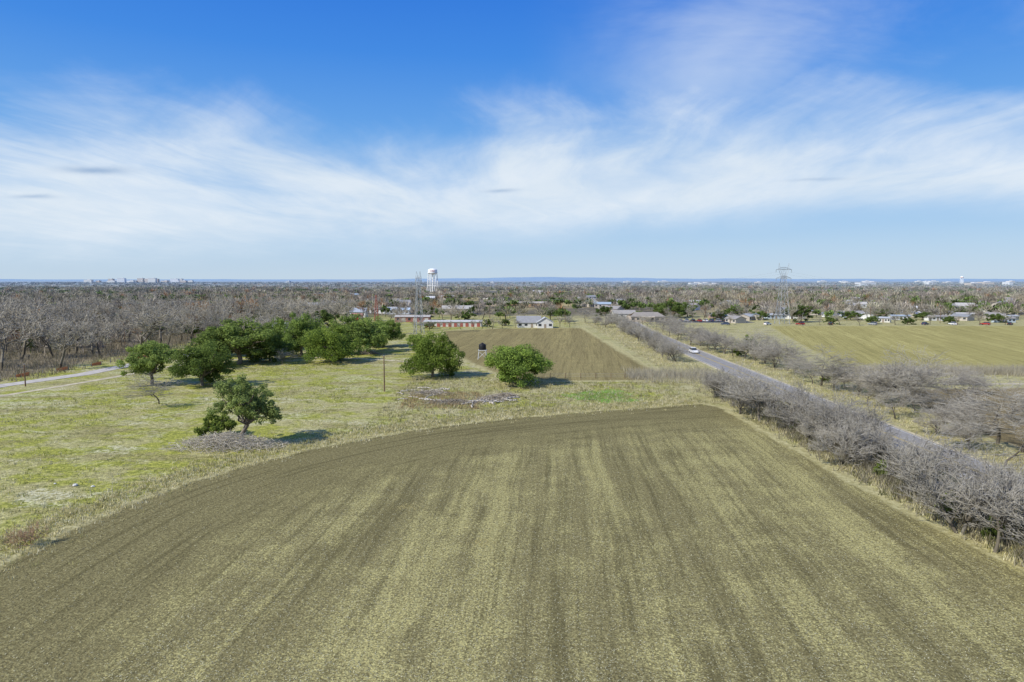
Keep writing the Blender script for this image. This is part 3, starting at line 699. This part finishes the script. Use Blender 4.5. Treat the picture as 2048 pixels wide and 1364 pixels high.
# ------------------------------------------------------------------ man-made
M_STEEL = plain('galvanised_steel', (.30, .32, .34), .55, .1, 1, .2)
M_WIRE = plain('wire', (.3, .3, .31), .6, .1, 1)
M_WHITE = plain('white_paint', (.8, .8, .79), .6, .05, .5)
M_RED = plain('red_paint', (.5, .06, .04), .6, .15, .5)
M_BLACK = plain('black_plastic', (.02, .02, .022), .5, .2, 1)
M_GLASS = plain('dark_glass', (.04, .05, .06), .15, .2, 1, 0, .6)
M_WOOD = plain('brown_timber', (.16, .10, .065), .9, .25, 2)
plain_ins = plain('insulator_glass', (.25, .28, .27), .3, .1, 1)
def lattice(cx, cy, H, wb, wt, waist, rot, arms, name='lattice_tower', mat=M_STEEL, label='', horns=True, th=.088):
    o = add(name, None, loc=(cx, cy, 0), label=label, cat='pylon' if horns else 'mast'); o.rotation_euler = (0, 0, rot)
    body = H*.78 if horns else H
    def hw(z): return (wb+(waist-wb)*z/body)/2
    mb = MB(); lv = []; z = 0
    while z < body-.5: lv.append(z); z += max(1.6, hw(z)*2*1.05)
    lv.append(body)
    cs = lambda z: [Vector((sx*hw(z), sy*hw(z), z)) for sx, sy in ((-1, -1), (1, -1), (1, 1), (-1, 1))]
    for k in range(4):
        lg = MB().tube(cs(0)[k], cs(body)[k], th*1.5, th, 4); add('leg', lg.mesh('leg', mat), o)
    for a, b_ in zip(lv[:-1], lv[1:]):
        A, B = cs(a), cs(b_)
        for k in range(4):
            mb.tube(A[k], B[(k+1) % 4], th*.55, None, 4); mb.tube(A[(k+1) % 4], B[k], th*.55, None, 4); mb.tube(B[k], B[(k+1) % 4], th*.55, None, 4)
    add('brace', mb.mesh('brace', mat), o)
    att = []
    if horns:
        hd_ = MB(); w2 = wt/2; zt = body; s = waist/2
        for sy in (-s, s):
            for sx in (-1, 1):
                hd_.tube((sx*s, sy, zt), (sx*w2*.62, sy, zt+H*.11), th, None, 4)
                hd_.tube((sx*w2*.62, sy, zt+H*.11), (sx*w2*.72, 0, H), th, th*.6, 4)
                hd_.tube((sx*s, sy, zt), (0, sy, zt+H*.11), th*.6, None, 4)
                hd_.tube((0, sy, zt+H*.11), (sx*w2*.4, sy, zt+H*.15), th*.6, None, 4)
            hd_.tube((-w2*.62, sy, zt+H*.11), (w2*.62, sy, zt+H*.11), th, None, 4)
        add('tower_head', hd_.mesh('tower_head', mat), o)
        for zz, ww in arms:
            am = MB(); h_ = hw(min(zz, body))
            for sy in (-h_, h_):
                am.tube((-ww/2, 0, zz), (0, sy, zz), th*.8, None, 4); am.tube((ww/2, 0, zz), (0, sy, zz), th*.8, None, 4)
                am.tube((-ww/2, 0, zz), (0, sy, zz+1.4), th*.6, None, 4); am.tube((ww/2, 0, zz), (0, sy, zz+1.4), th*.6, None, 4)
            add('crossarm', am.mesh('crossarm', mat), o)
            for sx in (-1, 1):
                ins = MB().lathe([(.05, zz-1.5), (.16, zz-1.3), (.07, zz-1.1), (.16, zz-.9), (.07, zz-.6), (.16, zz-.4), (.05, zz)], 8, (sx*ww/2, 0))
                add('insulator', ins.mesh('insulator', plain_ins), o); att.append((sx*ww/2, 0, zz-1.5))
    ca, sa = math.cos(rot), math.sin(rot)
    return [(cx+a_*ca-b_*sa, cy+a_*sa+b_*ca, c_) for a_, b_, c_ in att]
x1, y1 = G(838, 667); x2, y2 = G(1564, 648)
dirang = math.atan2(y2-y1, x2-x1)
A1 = lattice(x1, y1, 28.5, 3.8, 6.5, 1.3, dirang+math.pi/2+.15, [(20, 6.0), (24.6, 8)], label='tall galvanised lattice power pylon beside the ploughed field')
A2 = lattice(x2, y2, 34.0, 6.0, 8.0, 2.0, .1, [(25.5, 8.6), (30.2, 9.0)], label='tall galvanised lattice power pylon with crossarms near trailers', th=.10)
def wire(a, b_, sag, label='thin overhead power cable strung between pylons', rad=.022):
    mb = MB(); p = None; n = 22
    for i in range(n+1):
        f = i/n; q = Vector(a)*(1-f)+Vector(b_)*f; q.z -= sag*4*f*(1-f)
        if p: mb.tube(p, q, rad, None, 3)
        p = q
    add('power_cable', mb.mesh('power_cable', M_WIRE), label=label, cat='cable', group='overhead power cables')
A1s = sorted(A1, key=lambda p: (p[2], p[0])); A2s = sorted(A2, key=lambda p: (p[2], p[0]))
for a_, b_ in zip(A1s, A2s):
    wire(a_, b_, 6); wire(a_, (a_[0]-240, a_[1]-75, a_[2]-2), 7); wire(b_, (b_[0]+260, b_[1]+60, b_[2]-6), 9, rad=.016)
x, y = G(753, 642); lattice(x, y, 15.5, 2.4, 0, .6, .3, [], 'radio_mast', plain('rusty_red_steel', (.30, .12, .09), .7, .2, 1), 'rust-red lattice mast standing among bare trees', False, .12)

def water_tower(x, y, H, R, label, band=M_WHITE, name='water_tower', letters=True):
    o = add(name, None, loc=(x, y, 0), label=label, cat='water tower')
    tb = H-R*1.05
    add('tank', MB().lathe([(R*.15, tb-R*.30), (R*.6, tb-R*.18), (R*.93, tb), (R, tb+R*.12), (R, tb+R*.68), (R*.95, tb+R*.78), (R*.6, tb+R*.98), (R*.12, tb+R*1.05)], 28).mesh('tank', M_WHITE, True), o)
    add('balcony', MB().lathe([(R*1.0, tb+R*.08), (R*1.1, tb+R*.08), (R*1.1, tb+R*.2), (R*1.03, tb+R*.2)], 28).mesh('balcony', band), o)
    add('riser', MB().tube((0, 0, 0), (0, 0, tb-R*.25), R*.12, None, 12).mesh('riser', M_WHITE), o)
    br = MB(); n = 6
    for i in range(n):
        a_ = 6.283*i/n+.3; a2 = 6.283*(i+1)/n+.3
        top = lambda q: (math.cos(q)*R*.93, math.sin(q)*R*.93, tb+R*.05); bot = lambda q: (math.cos(q)*R*1.25, math.sin(q)*R*1.25, 0)
        add('leg', MB().tube(bot(a_), top(a_), R*.08, None, 8).mesh('leg', M_WHITE), o)
        for f in (.33, .66):
            P_ = Vector(bot(a_))*(1-f)+Vector(top(a_))*f; Q_ = Vector(bot(a2))*(1-f)+Vector(top(a2))*f; br.tube(P_, Q_, R*.035, None, 4)
    add('brace', br.mesh('brace', M_WHITE), o)
    if letters:
        lt = MB(); zc = tb+R*.5
        for i in range(9):
            a_ = -math.pi/2-.45+i*.115; rr_ = R*1.012
            p0 = (math.cos(a_)*rr_, math.sin(a_)*rr_, zc-R*.09); p1 = (math.cos(a_+.05)*rr_, math.sin(a_+.05)*rr_, zc+R*(.12 if i in (0, 4) else .06)); p2 = (math.cos(a_+.09)*rr_, math.sin(a_+.09)*rr_, zc-R*.08)
            lt.tube(p0, p1, R*.02, None, 4); lt.tube(p1, p2, R*.02, None, 4)
        add('lettering', lt.mesh('lettering', M_RED), o)
water_tower(-158, 1365, 46, 9.2, 'white water tower with red lettering on legs', letters=True)
M_OR = plain('orange_paint', (.6, .2, .08)); water_tower(2100, 3200, 38, 6.5, 'distant white and orange water tower', M_OR, letters=False)

mats = {}
def cm(c, r_=.7):
    k = tuple(c)
    if k not in mats: mats[k] = plain('painted_wall_%d' % len(mats), c, r_, .08, .8)
    return mats[k]
def house(x, y, w, d, h, rh, wall, roof, label, rot=0, name='house', nwin=3, doors=1, doorcol=(.3, .25, .2), doorw=1.1, doorh=2.1, hip=0.0, gable_front=False, porch=False, cat='house', group=None, chimney=False):
    o = add(name, None, loc=(x, y, 0), label=label, cat=cat, group=group); o.rotation_euler = (0, 0, rot)
    mb = MB().box((0, 0, h/2), (w, d, h)); W2, D2 = w/2, d/2
    if gable_front: mb.poly([(-W2, -D2, h), (W2, -D2, h), (0, -D2, h+rh*.98), (-W2, D2, h), (W2, D2, h), (0, D2, h+rh*.98)], [(0, 1, 2), (4, 3, 5)])
    elif hip == 0: mb.poly([(-W2, -D2, h), (-W2, D2, h), (-W2, 0, h+rh*.98), (W2, -D2, h), (W2, D2, h), (W2, 0, h+rh*.98)], [(1, 0, 2), (3, 4, 5)])
    add('wall', mb.mesh('wall', cm(wall)), o)
    e = .45; t_ = .15; rf = MB()
    a, b_ = (D2+e, W2+e) if gable_front else (W2+e, D2+e)
    zo = h-rh*e/(b_-e); rg = a-hip*a*.8
    P_ = [(-a, -b_, zo), (a, -b_, zo), (rg, 0, h+rh), (-rg, 0, h+rh), (a, b_, zo), (-a, b_, zo)]
    P_ += [(p[0], p[1], p[2]+t_) for p in P_]
    if gable_front: P_ = [(-p[1], p[0], p[2]) for p in P_]
    rf.poly(P_, [(6, 7, 8, 9), (10, 11, 9, 8), (0, 3, 2, 1), (4, 2, 3, 5), (0, 1, 7, 6), (4, 5, 11, 10), (1, 2, 8, 7), (2, 4, 10, 8), (0, 6, 9, 3), (3, 9, 11, 5)])
    ro = add('roof', rf.mesh('roof', cm(roof)), o)
    if chimney: add('chimney', MB().box((w*.2, 0, h+rh), (.8, .8, 1.8)).mesh('chimney', cm((.3, .15, .1))), ro)
    n = nwin+doors
    for i in range(n):
        cx = -w/2+w*(i+.5)/n
        isd = (i % max(1, round(n/max(doors, 1))) == max(1, round(n/max(doors, 1)))//2) if doors else False
        if isd or nwin == 0: add('door', MB().box((cx, -d/2-.03, doorh/2), (doorw, .08, doorh)).mesh('door', cm(doorcol)), o)
        else:
            add('window', MB().box((cx, -d/2-.02, h*.55), (min(1.5, w/n*.6), .06, min(1.2, h*.4))).mesh('window', M_GLASS), o)
    if porch:
        add('porch', MB().box((0, -d/2-1.6, h*.95), (w*.35, 3.2, .35)).box((-w*.16, -d/2-3, h*.39), (.3, .3, h*.78)).box((w*.16, -d/2-3, h*.39), (.3, .3, h*.78)).mesh('porch', cm((.6, .52, .4))), o)
    return o
x, y = G(905, 654); house(x, y+6, 30, 9, 2.6, .6, (.56, .53, .48), (.52, .51, .48), 'long cream storage building with red roller doors', name='storage_building', nwin=0, doors=10, doorcol=(.36, .11, .085), doorw=1.6, doorh=2.0, cat='storage building')
x, y = G(840, 650); house(x-8, y+30, 20, 9, 3.0, .8, (.33, .14, .11), (.45, .42, .38), 'red walled storage building with pale roof', name='storage_building', nwin=2, doors=4, doorcol=(.5, .46, .42), doorw=2.2, doorh=2.3, cat='storage building')
x, y = G(1062, 656); house(x-1, y+6, 12, 8, 2.8, 3.0, (.62, .61, .57), (.28, .28, .28), 'white house with grey metal gable roof', nwin=3, doors=1)
x, y = G(1090, 656); house(x, y+2.5, 8, 8, 3.0, 2.4, (.64, .63, .59), (.45, .46, .46), 'white house with front gable beside grey roof', nwin=2, doors=1, gable_front=True)
x, y = G(1296, 644); house(x, y+6, 20, 11, 3.2, 2.2, (.47, .39, .30), (.30, .27, .23), 'tan building with brown hip roof and portico', name='office_building', nwin=6, doors=1, hip=.45, porch=True, cat='building')
x, y = G(1262, 640); house(x-1, y+22, 14, 9, 3.0, 2.0, (.6, .57, .5), (.34, .32, .29), 'low cream house with brown roof', nwin=3, doors=1)
x, y = G(718, 634); house(x, y, 10, 8, 3.6, 2.4, (.66, .66, .65), (.35, .38, .42), 'white house with blue-grey roof among trees', nwin=2)
x, y = G(712, 640); house(x+1, y, 6, 5, 2.8, 1.2, (.4, .08, .05), (.45, .2, .15), 'small red shed among bare trees', name='shed', nwin=1, cat='shed')
x, y = G(568, 668); house(x, y, 9, 7, 3, 2, (.7, .7, .68), (.6, .6, .6), 'white house half hidden behind live oaks', nwin=2)
x, y = G(795, 628); house(x, y, 18, 8, 3.0, 1.4, (.60, .64, .68), (.45, .55, .66), 'pale blue mobile home beyond the trees', name='mobile_home', nwin=4, cat='mobile home')
x, y = G(916, 628); house(x, y, 22, 12, 4, 2.0, (.45, .42, .36), (.42, .40, .36), 'grey farm building with metal roof', name='barn', nwin=3, cat='barn')
x, y = G(1050, 614); house(x, y, 40, 14, 3.6, 1.3, (.50, .36, .23), (.46, .41, .34), 'long low tan warehouse beyond the clearing', name='warehouse', nwin=7, doors=3, cat='warehouse')
x, y = G(980, 612); house(x, y, 18, 12, 3.6, 1.3, (.5, .42, .3), (.5, .46, .4), 'low tan warehouse beyond the clearing', name='warehouse', nwin=4, doors=1, cat='warehouse')
x, y = G(75, 640); house(x, y, 10, 8, 3, 2.2, (.62, .48, .22), (.4, .32, .22), 'yellow-tan house at the edge of the wood', nwin=2)
x, y = G(1075, 588); house(x, y, 16, 9, 4, 2, (.6, .6, .58), (.55, .55, .57), 'white house in the wooded distance')
rh_ = random.Random(12)
pal = [(.68, .68, .66), (.58, .56, .51), (.46, .42, .36), (.40, .36, .31), (.48, .55, .62), (.38, .27, .22), (.74, .74, .73)]
rfs = [(.40, .41, .42), (.30, .28, .26), (.58, .58, .57), (.33, .40, .47), (.26, .27, .28), (.45, .43, .40)]
cn = dict(zip(pal, ['white', 'cream', 'tan', 'brown', 'pale blue', 'brick red', 'bright white']))
for u in range(1430, 2060, 22):
    v = rh_.uniform(627, 646); x, y = G(u+rh_.uniform(-12, 12), v); wc = rh_.choice(pal); mob = rh_.random() < .7
    if abs(u-1600) < 14: continue
    house(x, y, rh_.uniform(7, 15) if mob else rh_.uniform(8, 12), 4.0 if mob else 8, 2.5, .6 if mob else 1.4, wc, rh_.choice(rfs), f'{cn[wc]} ' + ('mobile home parked beside the tan field' if mob else 'house with gable roof near the tan field'), rot=rh_.uniform(-1.3, 1.3), name='mobile_home' if mob else 'house', nwin=4 if mob else 2, cat='mobile home' if mob else 'house')
for i in range(70):
    v = rh_.uniform(592, 628); u = rh_.uniform(20, 2030)
    if 840 < u < 1180 and v > 606: continue
    x, y = G(u, v); wc = rh_.choice(pal)
    house(x, y, rh_.uniform(9, 16), rh_.uniform(8, 11), 3.2, rh_.uniform(1.4, 2.4), wc, rh_.choice(rfs), f'{cn[wc]} house scattered among the winter trees', rot=rh_.uniform(-.9, .9), nwin=3)
def block(x, y, w, d, h, col, label, floors, name='office_block'):
    o = add(name, None, loc=(x, y, 0), label=label, cat='building')
    add('wall', MB().box((0, 0, h/2), (w, d, h)).mesh('wall', cm(col)), o)
    add('roof', MB().box((w*.1, 0, h+1.5), (w*.35, d*.5, 3)).box((0, 0, h+.3), (w+.8, d+.8, .6)).mesh('roof', cm((.6, .6, .6))), o)
    for f in range(floors): add('window', MB().box((0, -d/2-.1, (f+.6)*h/floors), (w*.9, .3, h/floors*.3)).mesh('window', cm((.38, .45, .52))), o)
for i in range(24):
    u = rh_.gauss(290, 42) if i < 16 else rh_.uniform(190, 400); x = (u-1024)/FP*4600; h = rh_.choice((14, 16, 20, 26, 30, 34)) if i < 16 else 14
    block(x, 4600+rh_.uniform(-200, 300), rh_.uniform(22, 60), 25, h, rh_.choice([(.68, .66, .62), (.55, .47, .41), (.72, .73, .74)]), 'pale multi-storey building on the distant town skyline', max(2, int(h/5)))
for i in range(26):
    u = rh_.choice((rh_.uniform(1630, 2040), rh_.uniform(450, 2040))); d_ = rh_.uniform(2300, 5200)
    block((u-1024)/FP*d_, d_, rh_.uniform(15, 60), 40, rh_.uniform(7, 13), rh_.choice([(.55, .56, .55), (.5, .46, .42), (.6, .62, .63)]), 'long pale warehouse on the distant plain', 2, 'warehouse')

x, y = G(965, 718); o = add('elevated_tank', None, loc=(x, y, 0), label='black round water tank on a pale metal stand', cat='water tank')
add('tank', MB().lathe([(1.1, 2.9), (1.15, 3.0), (1.15, 4.4), (1.0, 4.65), (.3, 5.0), (.2, 5.15)], 18).mesh('tank', M_BLACK, True), o)
M_PALE = plain('pale_steel', (.6, .6, .58), .6, .1, 1)
add('platform', MB().box((0, 0, 2.82), (2.6, 2.6, .15)).mesh('platform', M_PALE), o)
for sx in (-1, 1):
    for sy in (-1, 1): add('leg', MB().tube((sx*1.35, sy*1.35, 0), (sx*1.05, sy*1.05, 2.75), .11, None, 6).mesh('leg', M_PALE), o)
add('brace', MB().tube((-1.3, -1.3, .3), (1.1, -1.1, 2.5), .06).tube((1.3, -1.3, .3), (-1.1, -1.1, 2.5), .06).mesh('brace', M_PALE), o)
def pole(x, y, h, arm=False, label='plain brown timber pole in dry grass'):
    o = add('utility_pole', None, loc=(x, y, 0), label=label, cat='pole')
    add('post', MB().tube((0, 0, 0), (0, 0, h), .15, .11, 8).mesh('post', M_WOOD), o)
    if arm: add('crossarm', MB().box((0, 0, h-.6), (2.4, .12, .14)).box((-1, 0, h-.45), (.1, .1, .2)).box((1, 0, h-.45), (.1, .1, .2)).mesh('crossarm', M_WOOD), o)
    else: add('cap', MB().lathe([(.13, h), (.14, h+.05), (.04, h+.12)], 8).mesh('cap', M_STEEL), o)
x, y = G(769, 783); pole(x, y, 8)
x, y = G(51, 773); pole(x, y, 5.2)
for u, v in ((980, 650), (1130, 650), (1410, 645), (640, 650), (250, 690), (110, 690), (1740, 646), (1880, 646), (1220, 640)):
    x, y = G(u, v); pole(x, y, 9.5, True, 'timber utility pole with crossarm near houses')
M_NET = plain('orange_netting', (.68, .24, .10))
def fence(pts, sp, h, label, mat=M_WOOD, mesh_col=None, name='wire_fence'):
    o = add(name, None, loc=(pts[0][0], pts[0][1], 0), label=label, cat='fence'); ox, oy = pts[0]
    w = MB(); pm = MB().tube((0, 0, 0), (0, 0, h), .07, .06, 6).mesh('post', mat)
    for a, b_ in zip(pts[:-1], pts[1:]):
        L = math.dist(a, b_); n = max(1, int(L/sp))
        for i in range(n):
            f = i/n; add('post', pm, o, loc=(a[0]+(b_[0]-a[0])*f-ox, a[1]+(b_[1]-a[1])*f-oy, 0))
        if mesh_col is None:
            for z in (.4, .8, h-.1): w.tube((a[0]-ox, a[1]-oy, z), (b_[0]-ox, b_[1]-oy, z), .015, None, 3)
        else:
            for i in range(n):
                if rh_.random() < .55:
                    f, g = i/n, (i+1)/n; A = (a[0]+(b_[0]-a[0])*f-ox, a[1]+(b_[1]-a[1])*f-oy); B = (a[0]+(b_[0]-a[0])*g-ox, a[1]+(b_[1]-a[1])*g-oy)
                    add('netting', MB().poly([(*A, .05), (*B, .05), (*B, h-.1), (*A, h*.7)], [(0, 1, 2, 3)]).mesh('netting', mesh_col), o)
    if mesh_col is None: add('wire', w.mesh('wire', M_WIRE), o)
fence([(6, 172), (25, 171), (46, 170)], 3.2, 1.3, 'timber post and wire fence along the ploughed field')
fence([(-127, 168), (-121, 195), (-112, 240)], 3.5, 1.1, 'torn orange safety fence beside the concrete road', M_STEEL, M_NET, 'safety_fence')
fence([(-128, 150), (-126.5, 167)], 3.5, 1.1, 'torn orange safety fence beside the concrete road', M_STEEL, M_NET, 'safety_fence')

M_TYRE = plain('tyre_rubber', (.025, .025, .025), .9); M_LAMP = plain('lamp_glass', (.8, .8, .75), .2)
def car(x, y, rot, col, label, L=4.7, W=1.85, H=1.65, group=None):
    o = add('car', None, loc=(x, y, .05), label=label, cat='car', group=group); o.rotation_euler = (0, 0, rot)
    pr = [(-L/2, .35), (-L/2, .95), (-L/2+.15, 1.05), (L*.20, 1.02), (L/2-.25, .88), (L/2, .7), (L/2, .35)]
    def ext(pr, w0, w1, zs):
        n = len(pr); P_ = [(a, -(w0 if b_ <= zs else w1)/2, b_) for a, b_ in pr]+[(a, (w0 if b_ <= zs else w1)/2, b_) for a, b_ in pr]
        return P_, [tuple(range(n)), tuple(range(2*n-1, n-1, -1))]+[(i, n+i, n+(i+1) % n, (i+1) % n) for i in range(n)]
    add('body', MB().poly(*ext(pr, W, W*.96, .9)).mesh('body', col), o)
    pg = [(-L/2+.22, 1.06), (-L/2+.55, H-.07), (L*.05, H-.07), (L*.22, 1.04)]
    add('window', MB().poly(*ext(pg, W*.92, W*.78, 1.1)).mesh('window', M_GLASS), o)
    add('roof', MB().box((-L*.115, 0, H-.04), (L*.40, W*.78, .08)).mesh('roof', col), o)
    for sx in (-L*.3, L*.31):
        for sy in (-1, 1):
            wh = add('wheel', MB().tube((sx, sy*(W/2-.2), .33), (sx, sy*(W/2+.02), .33), .33, None, 14).mesh('tyre', M_TYRE), o)
            add('rim', MB().tube((sx, sy*(W/2+.021), .33), (sx, sy*(W/2+.035), .33), .2, None, 10).mesh('rim', M_STEEL), wh)
    for sy in (-1, 1):
        add('headlight', MB().box((L/2+.005, sy*W*.36, .72), (.06, .35, .16)).mesh('headlight', M_LAMP), o)
        add('tail_light', MB().box((-L/2-.005, sy*W*.40, .8), (.05, .22, .3)).mesh('tail_light', M_RED), o)
M_CARW = plain('white_car_paint', (.82, .82, .82), .3, .03, 1, 0, .5)
x, y = G(1387, 706); car(x, y, -math.pi/2, M_CARW, 'white car driving along the grey road', 5.0, 1.95, 1.8)
cc = [((.05, .07, .12), 'dark blue'), ((.03, .03, .03), 'black'), ((.75, .75, .75), 'white'), ((.3, .32, .34), 'grey'), ((.35, .04, .03), 'red')]
for i in range(13):
    c_, nm = cc[(i*3+1) % 5]; car(88+i*3.7, 401+(i % 3)*.3, math.pi/2+rh_.uniform(-.05, .05), cm(c_, .3), f'{nm} car parked in front of the tan building', group='cars parked at the tan building')
for i in range(9):
    u = (1450, 1535, 1600, 1660, 1745, 1850, 1905, 1970, 2020)[i]; c_, nm = cc[(i*2) % 5]; x, y = G(u, 650); car(x, y, rh_.uniform(0, 3), cm(c_, .3), f'{nm} car parked beside the mobile homes', group='cars parked at mobile homes')

# ------------------------------------------------------------------ light, sky
SUNEL = math.radians(40); sd = Vector((-.85, -.53, 0)).normalized()
to_sun = Vector((sd.x*math.cos(SUNEL), sd.y*math.cos(SUNEL), math.sin(SUNEL)))
sun = bpy.data.lights.new('sun', 'SUN'); sun.energy = 5.0; sun.angle = math.radians(.6); sun.color = (1, .965, .87)
so = bpy.data.objects.new('sun', sun); COL.objects.link(so); so.rotation_euler = to_sun.to_track_quat('Z', 'Y').to_euler(); so.location = (-50, -50, 80)
W = bpy.data.worlds.new('World'); S.world = W; W.use_nodes = True
t = NT(W.node_tree); bg = W.node_tree.nodes['Background']
sky = t.n('ShaderNodeTexSky', sky_type='NISHITA', sun_disc=False, sun_elevation=SUNEL, sun_rotation=math.atan2(sd.x, sd.y)); sky.air_density = 1.0; sky.dust_density = .6; sky.ozone_density = 2.0
g = t.n('ShaderNodeTexCoord').outputs['Generated']; q = t.sep(g)
ay = t.m('MAXIMUM', t.m('ABSOLUTE', q[1]), .08)
u = t.m('DIVIDE', q[0], ay); w = t.m('DIVIDE', q[2], ay)
un = t.m('MULTIPLY_ADD', u, .5, .5, clamp=True)
def curve(x, pts, sc):
    nd = t.n('ShaderNodeFloatCurve'); c = nd.mapping.curves[0]
    for i, (a, b_) in enumerate(pts):
        a = a*.5+.5; b_ = b_/sc
        if i < 2: c.points[i].location = (a, b_)
        else: c.points.new(a, b_)
    nd.mapping.update(); t.put(nd.inputs['Value'], x); return t.m('MULTIPLY', nd.outputs[0], sc)
Lc = curve(un, [(-1, .045), (1, .12), (-.7, .034), (-.4, .040), (-.1, .052), (.15, .066), (.4, .085), (.6, .095)], .5)
Ec = curve(un, [(-1, .19), (1, .22), (-.72, .20), (-.58, .22), (-.42, .22), (-.3, .215), (-.12, .20), (0, .205), (.1, .215), (.25, .235), (.4, .255), (.55, .255), (.7, .24)], .5)
zz = t.m('ADD', q[2], .05)
px = t.m('DIVIDE', q[0], zz); py = t.m('DIVIDE', q[1], zz)
px = t.m('SUBTRACT', px, t.m('MULTIPLY', py, .06))
warp = t.noise(t.xyz(px, py, 0), .3, 2, .5)
wv = t.m('MULTIPLY', t.m('SUBTRACT', warp, .5), 2.4)
st1 = t.noise(t.xyz(t.m('ADD', t.m('MULTIPLY', px, 1.0), wv), t.m('MULTIPLY', py, .30), 1.0), .75, 5, .5, .3)
st2 = t.noise(t.xyz(t.m('ADD', t.m('MULTIPLY', px, 1.6), wv), t.m('MULTIPLY', py, .5), 4.0), 1.4, 6, .6, .4)
soft = t.noise(t.xyz(t.m('MULTIPLY', u, 1.0), t.m('MULTIPLY', w, 2.5), 2), 3.0, 6, .6, .4)
lo = t.m('ADD', w, t.m('MULTIPLY', t.m('SUBTRACT', soft, .5), .06))
lowf = t.ss(t.m('SUBTRACT', lo, Lc), -.025, .045)
hi = t.m('ADD', t.m('SUBTRACT', w, Ec), t.m('MULTIPLY', t.m('SUBTRACT', .5, st1), .27))
hi = t.m('ADD', hi, t.m('MULTIPLY', t.m('SUBTRACT', .5, st2), .12))
hi = t.m('ADD', hi, t.m('MULTIPLY', t.m('SUBTRACT', .5, soft), .17))
highf = t.ss(hi, .085, -.11)
tex = t.m('ADD', t.ss(st1, .3, .62, .74, .90), t.ss(st2, .32, .70, -.12, .12))
den = t.m('MULTIPLY', t.m('MULTIPLY', lowf, highf), tex, clamp=True)
veil = t.m('MULTIPLY', t.m('MULTIPLY', t.ss(t.m('ADD', t.m('MULTIPLY', st1, .7), t.m('MULTIPLY', soft, .3)), .40, .66), t.ss(u, .0, .3)), t.m('MULTIPLY', t.ss(w, .10, .2), .5))
den = t.m('MAXIMUM', den, veil)
el = t.n('ShaderNodeValToRGB'); t.put(el.inputs[0], t.m('MULTIPLY', q[2], 1.6, clamp=True)); cr = el.color_ramp
stops = [(0, (.56, .70, .84)), (.07, (.46, .65, .86)), (.16, (.31, .55, .87)), (.30, (.145, .40, .84)), (.48, (.050, .26, .80)), (.64, (.020, .18, .74)), (1, (.02, .14, .6))]
cr.elements[0].position, cr.elements[0].color = 0, (*stops[0][1], 1)
cr.elements[1].position, cr.elements[1].color = 1, (*stops[-1][1], 1)
for p_, c_ in stops[1:-1]:
    e_ = cr.elements.new(p_); e_.color = (*c_, 1)
grad = t.mix(1.0, el.outputs[0], (10, 10, 10), 'MULTIPLY')
base = t.mix(.9, sky.outputs[0], grad)
cl = t.mix(t.ss(soft, .3, .7), (6.9, 7.9, 8.9), (8.0, 8.7, 9.4))
colr = t.mix(t.m('MULTIPLY', den, .95), base, cl)
def wisp(u0, w0, a_, b_, amt):
    du = t.m('DIVIDE', t.m('SUBTRACT', u, u0), a_); dw = t.m('DIVIDE', t.m('SUBTRACT', t.m('ADD', w, t.m('MULTIPLY', t.m('SUBTRACT', soft, .5), .03)), w0), b_)
    return t.m('MULTIPLY', t.m('EXPONENT', t.m('MULTIPLY', t.m('ADD', t.m('MULTIPLY', du, du), t.m('MULTIPLY', dw, dw)), -1)), amt)
ws = t.m('ADD', wisp(-.60, .158, .045, .0055, .9), t.m('ADD', wisp(-.016, .128, .022, .003, .6), wisp(-.69, .118, .03, .003, .6)))
ws = t.m('ADD', ws, wisp(.44, .143, .04, .0025, .4))
colr = t.mix(ws, colr, (3.3, 4.7, 6.8))
t.put(bg.inputs[0], colr); bg.inputs[1].default_value = .10

cam = bpy.data.cameras.new('camera'); cam.lens = FP/2048*36; cam.sensor_width = 36; cam.clip_end = 100000; cam.clip_start = .5
co = bpy.data.objects.new('camera', cam); COL.objects.link(co); co.location = (0, 0, CAMH); co.rotation_euler = (math.pi/2-PITCH, 0, 0)
S.camera = co
S.view_settings.view_transform = 'Standard'; S.view_settings.look = 'None'; S.view_settings.exposure = 0
print('objects', len(bpy.data.objects))
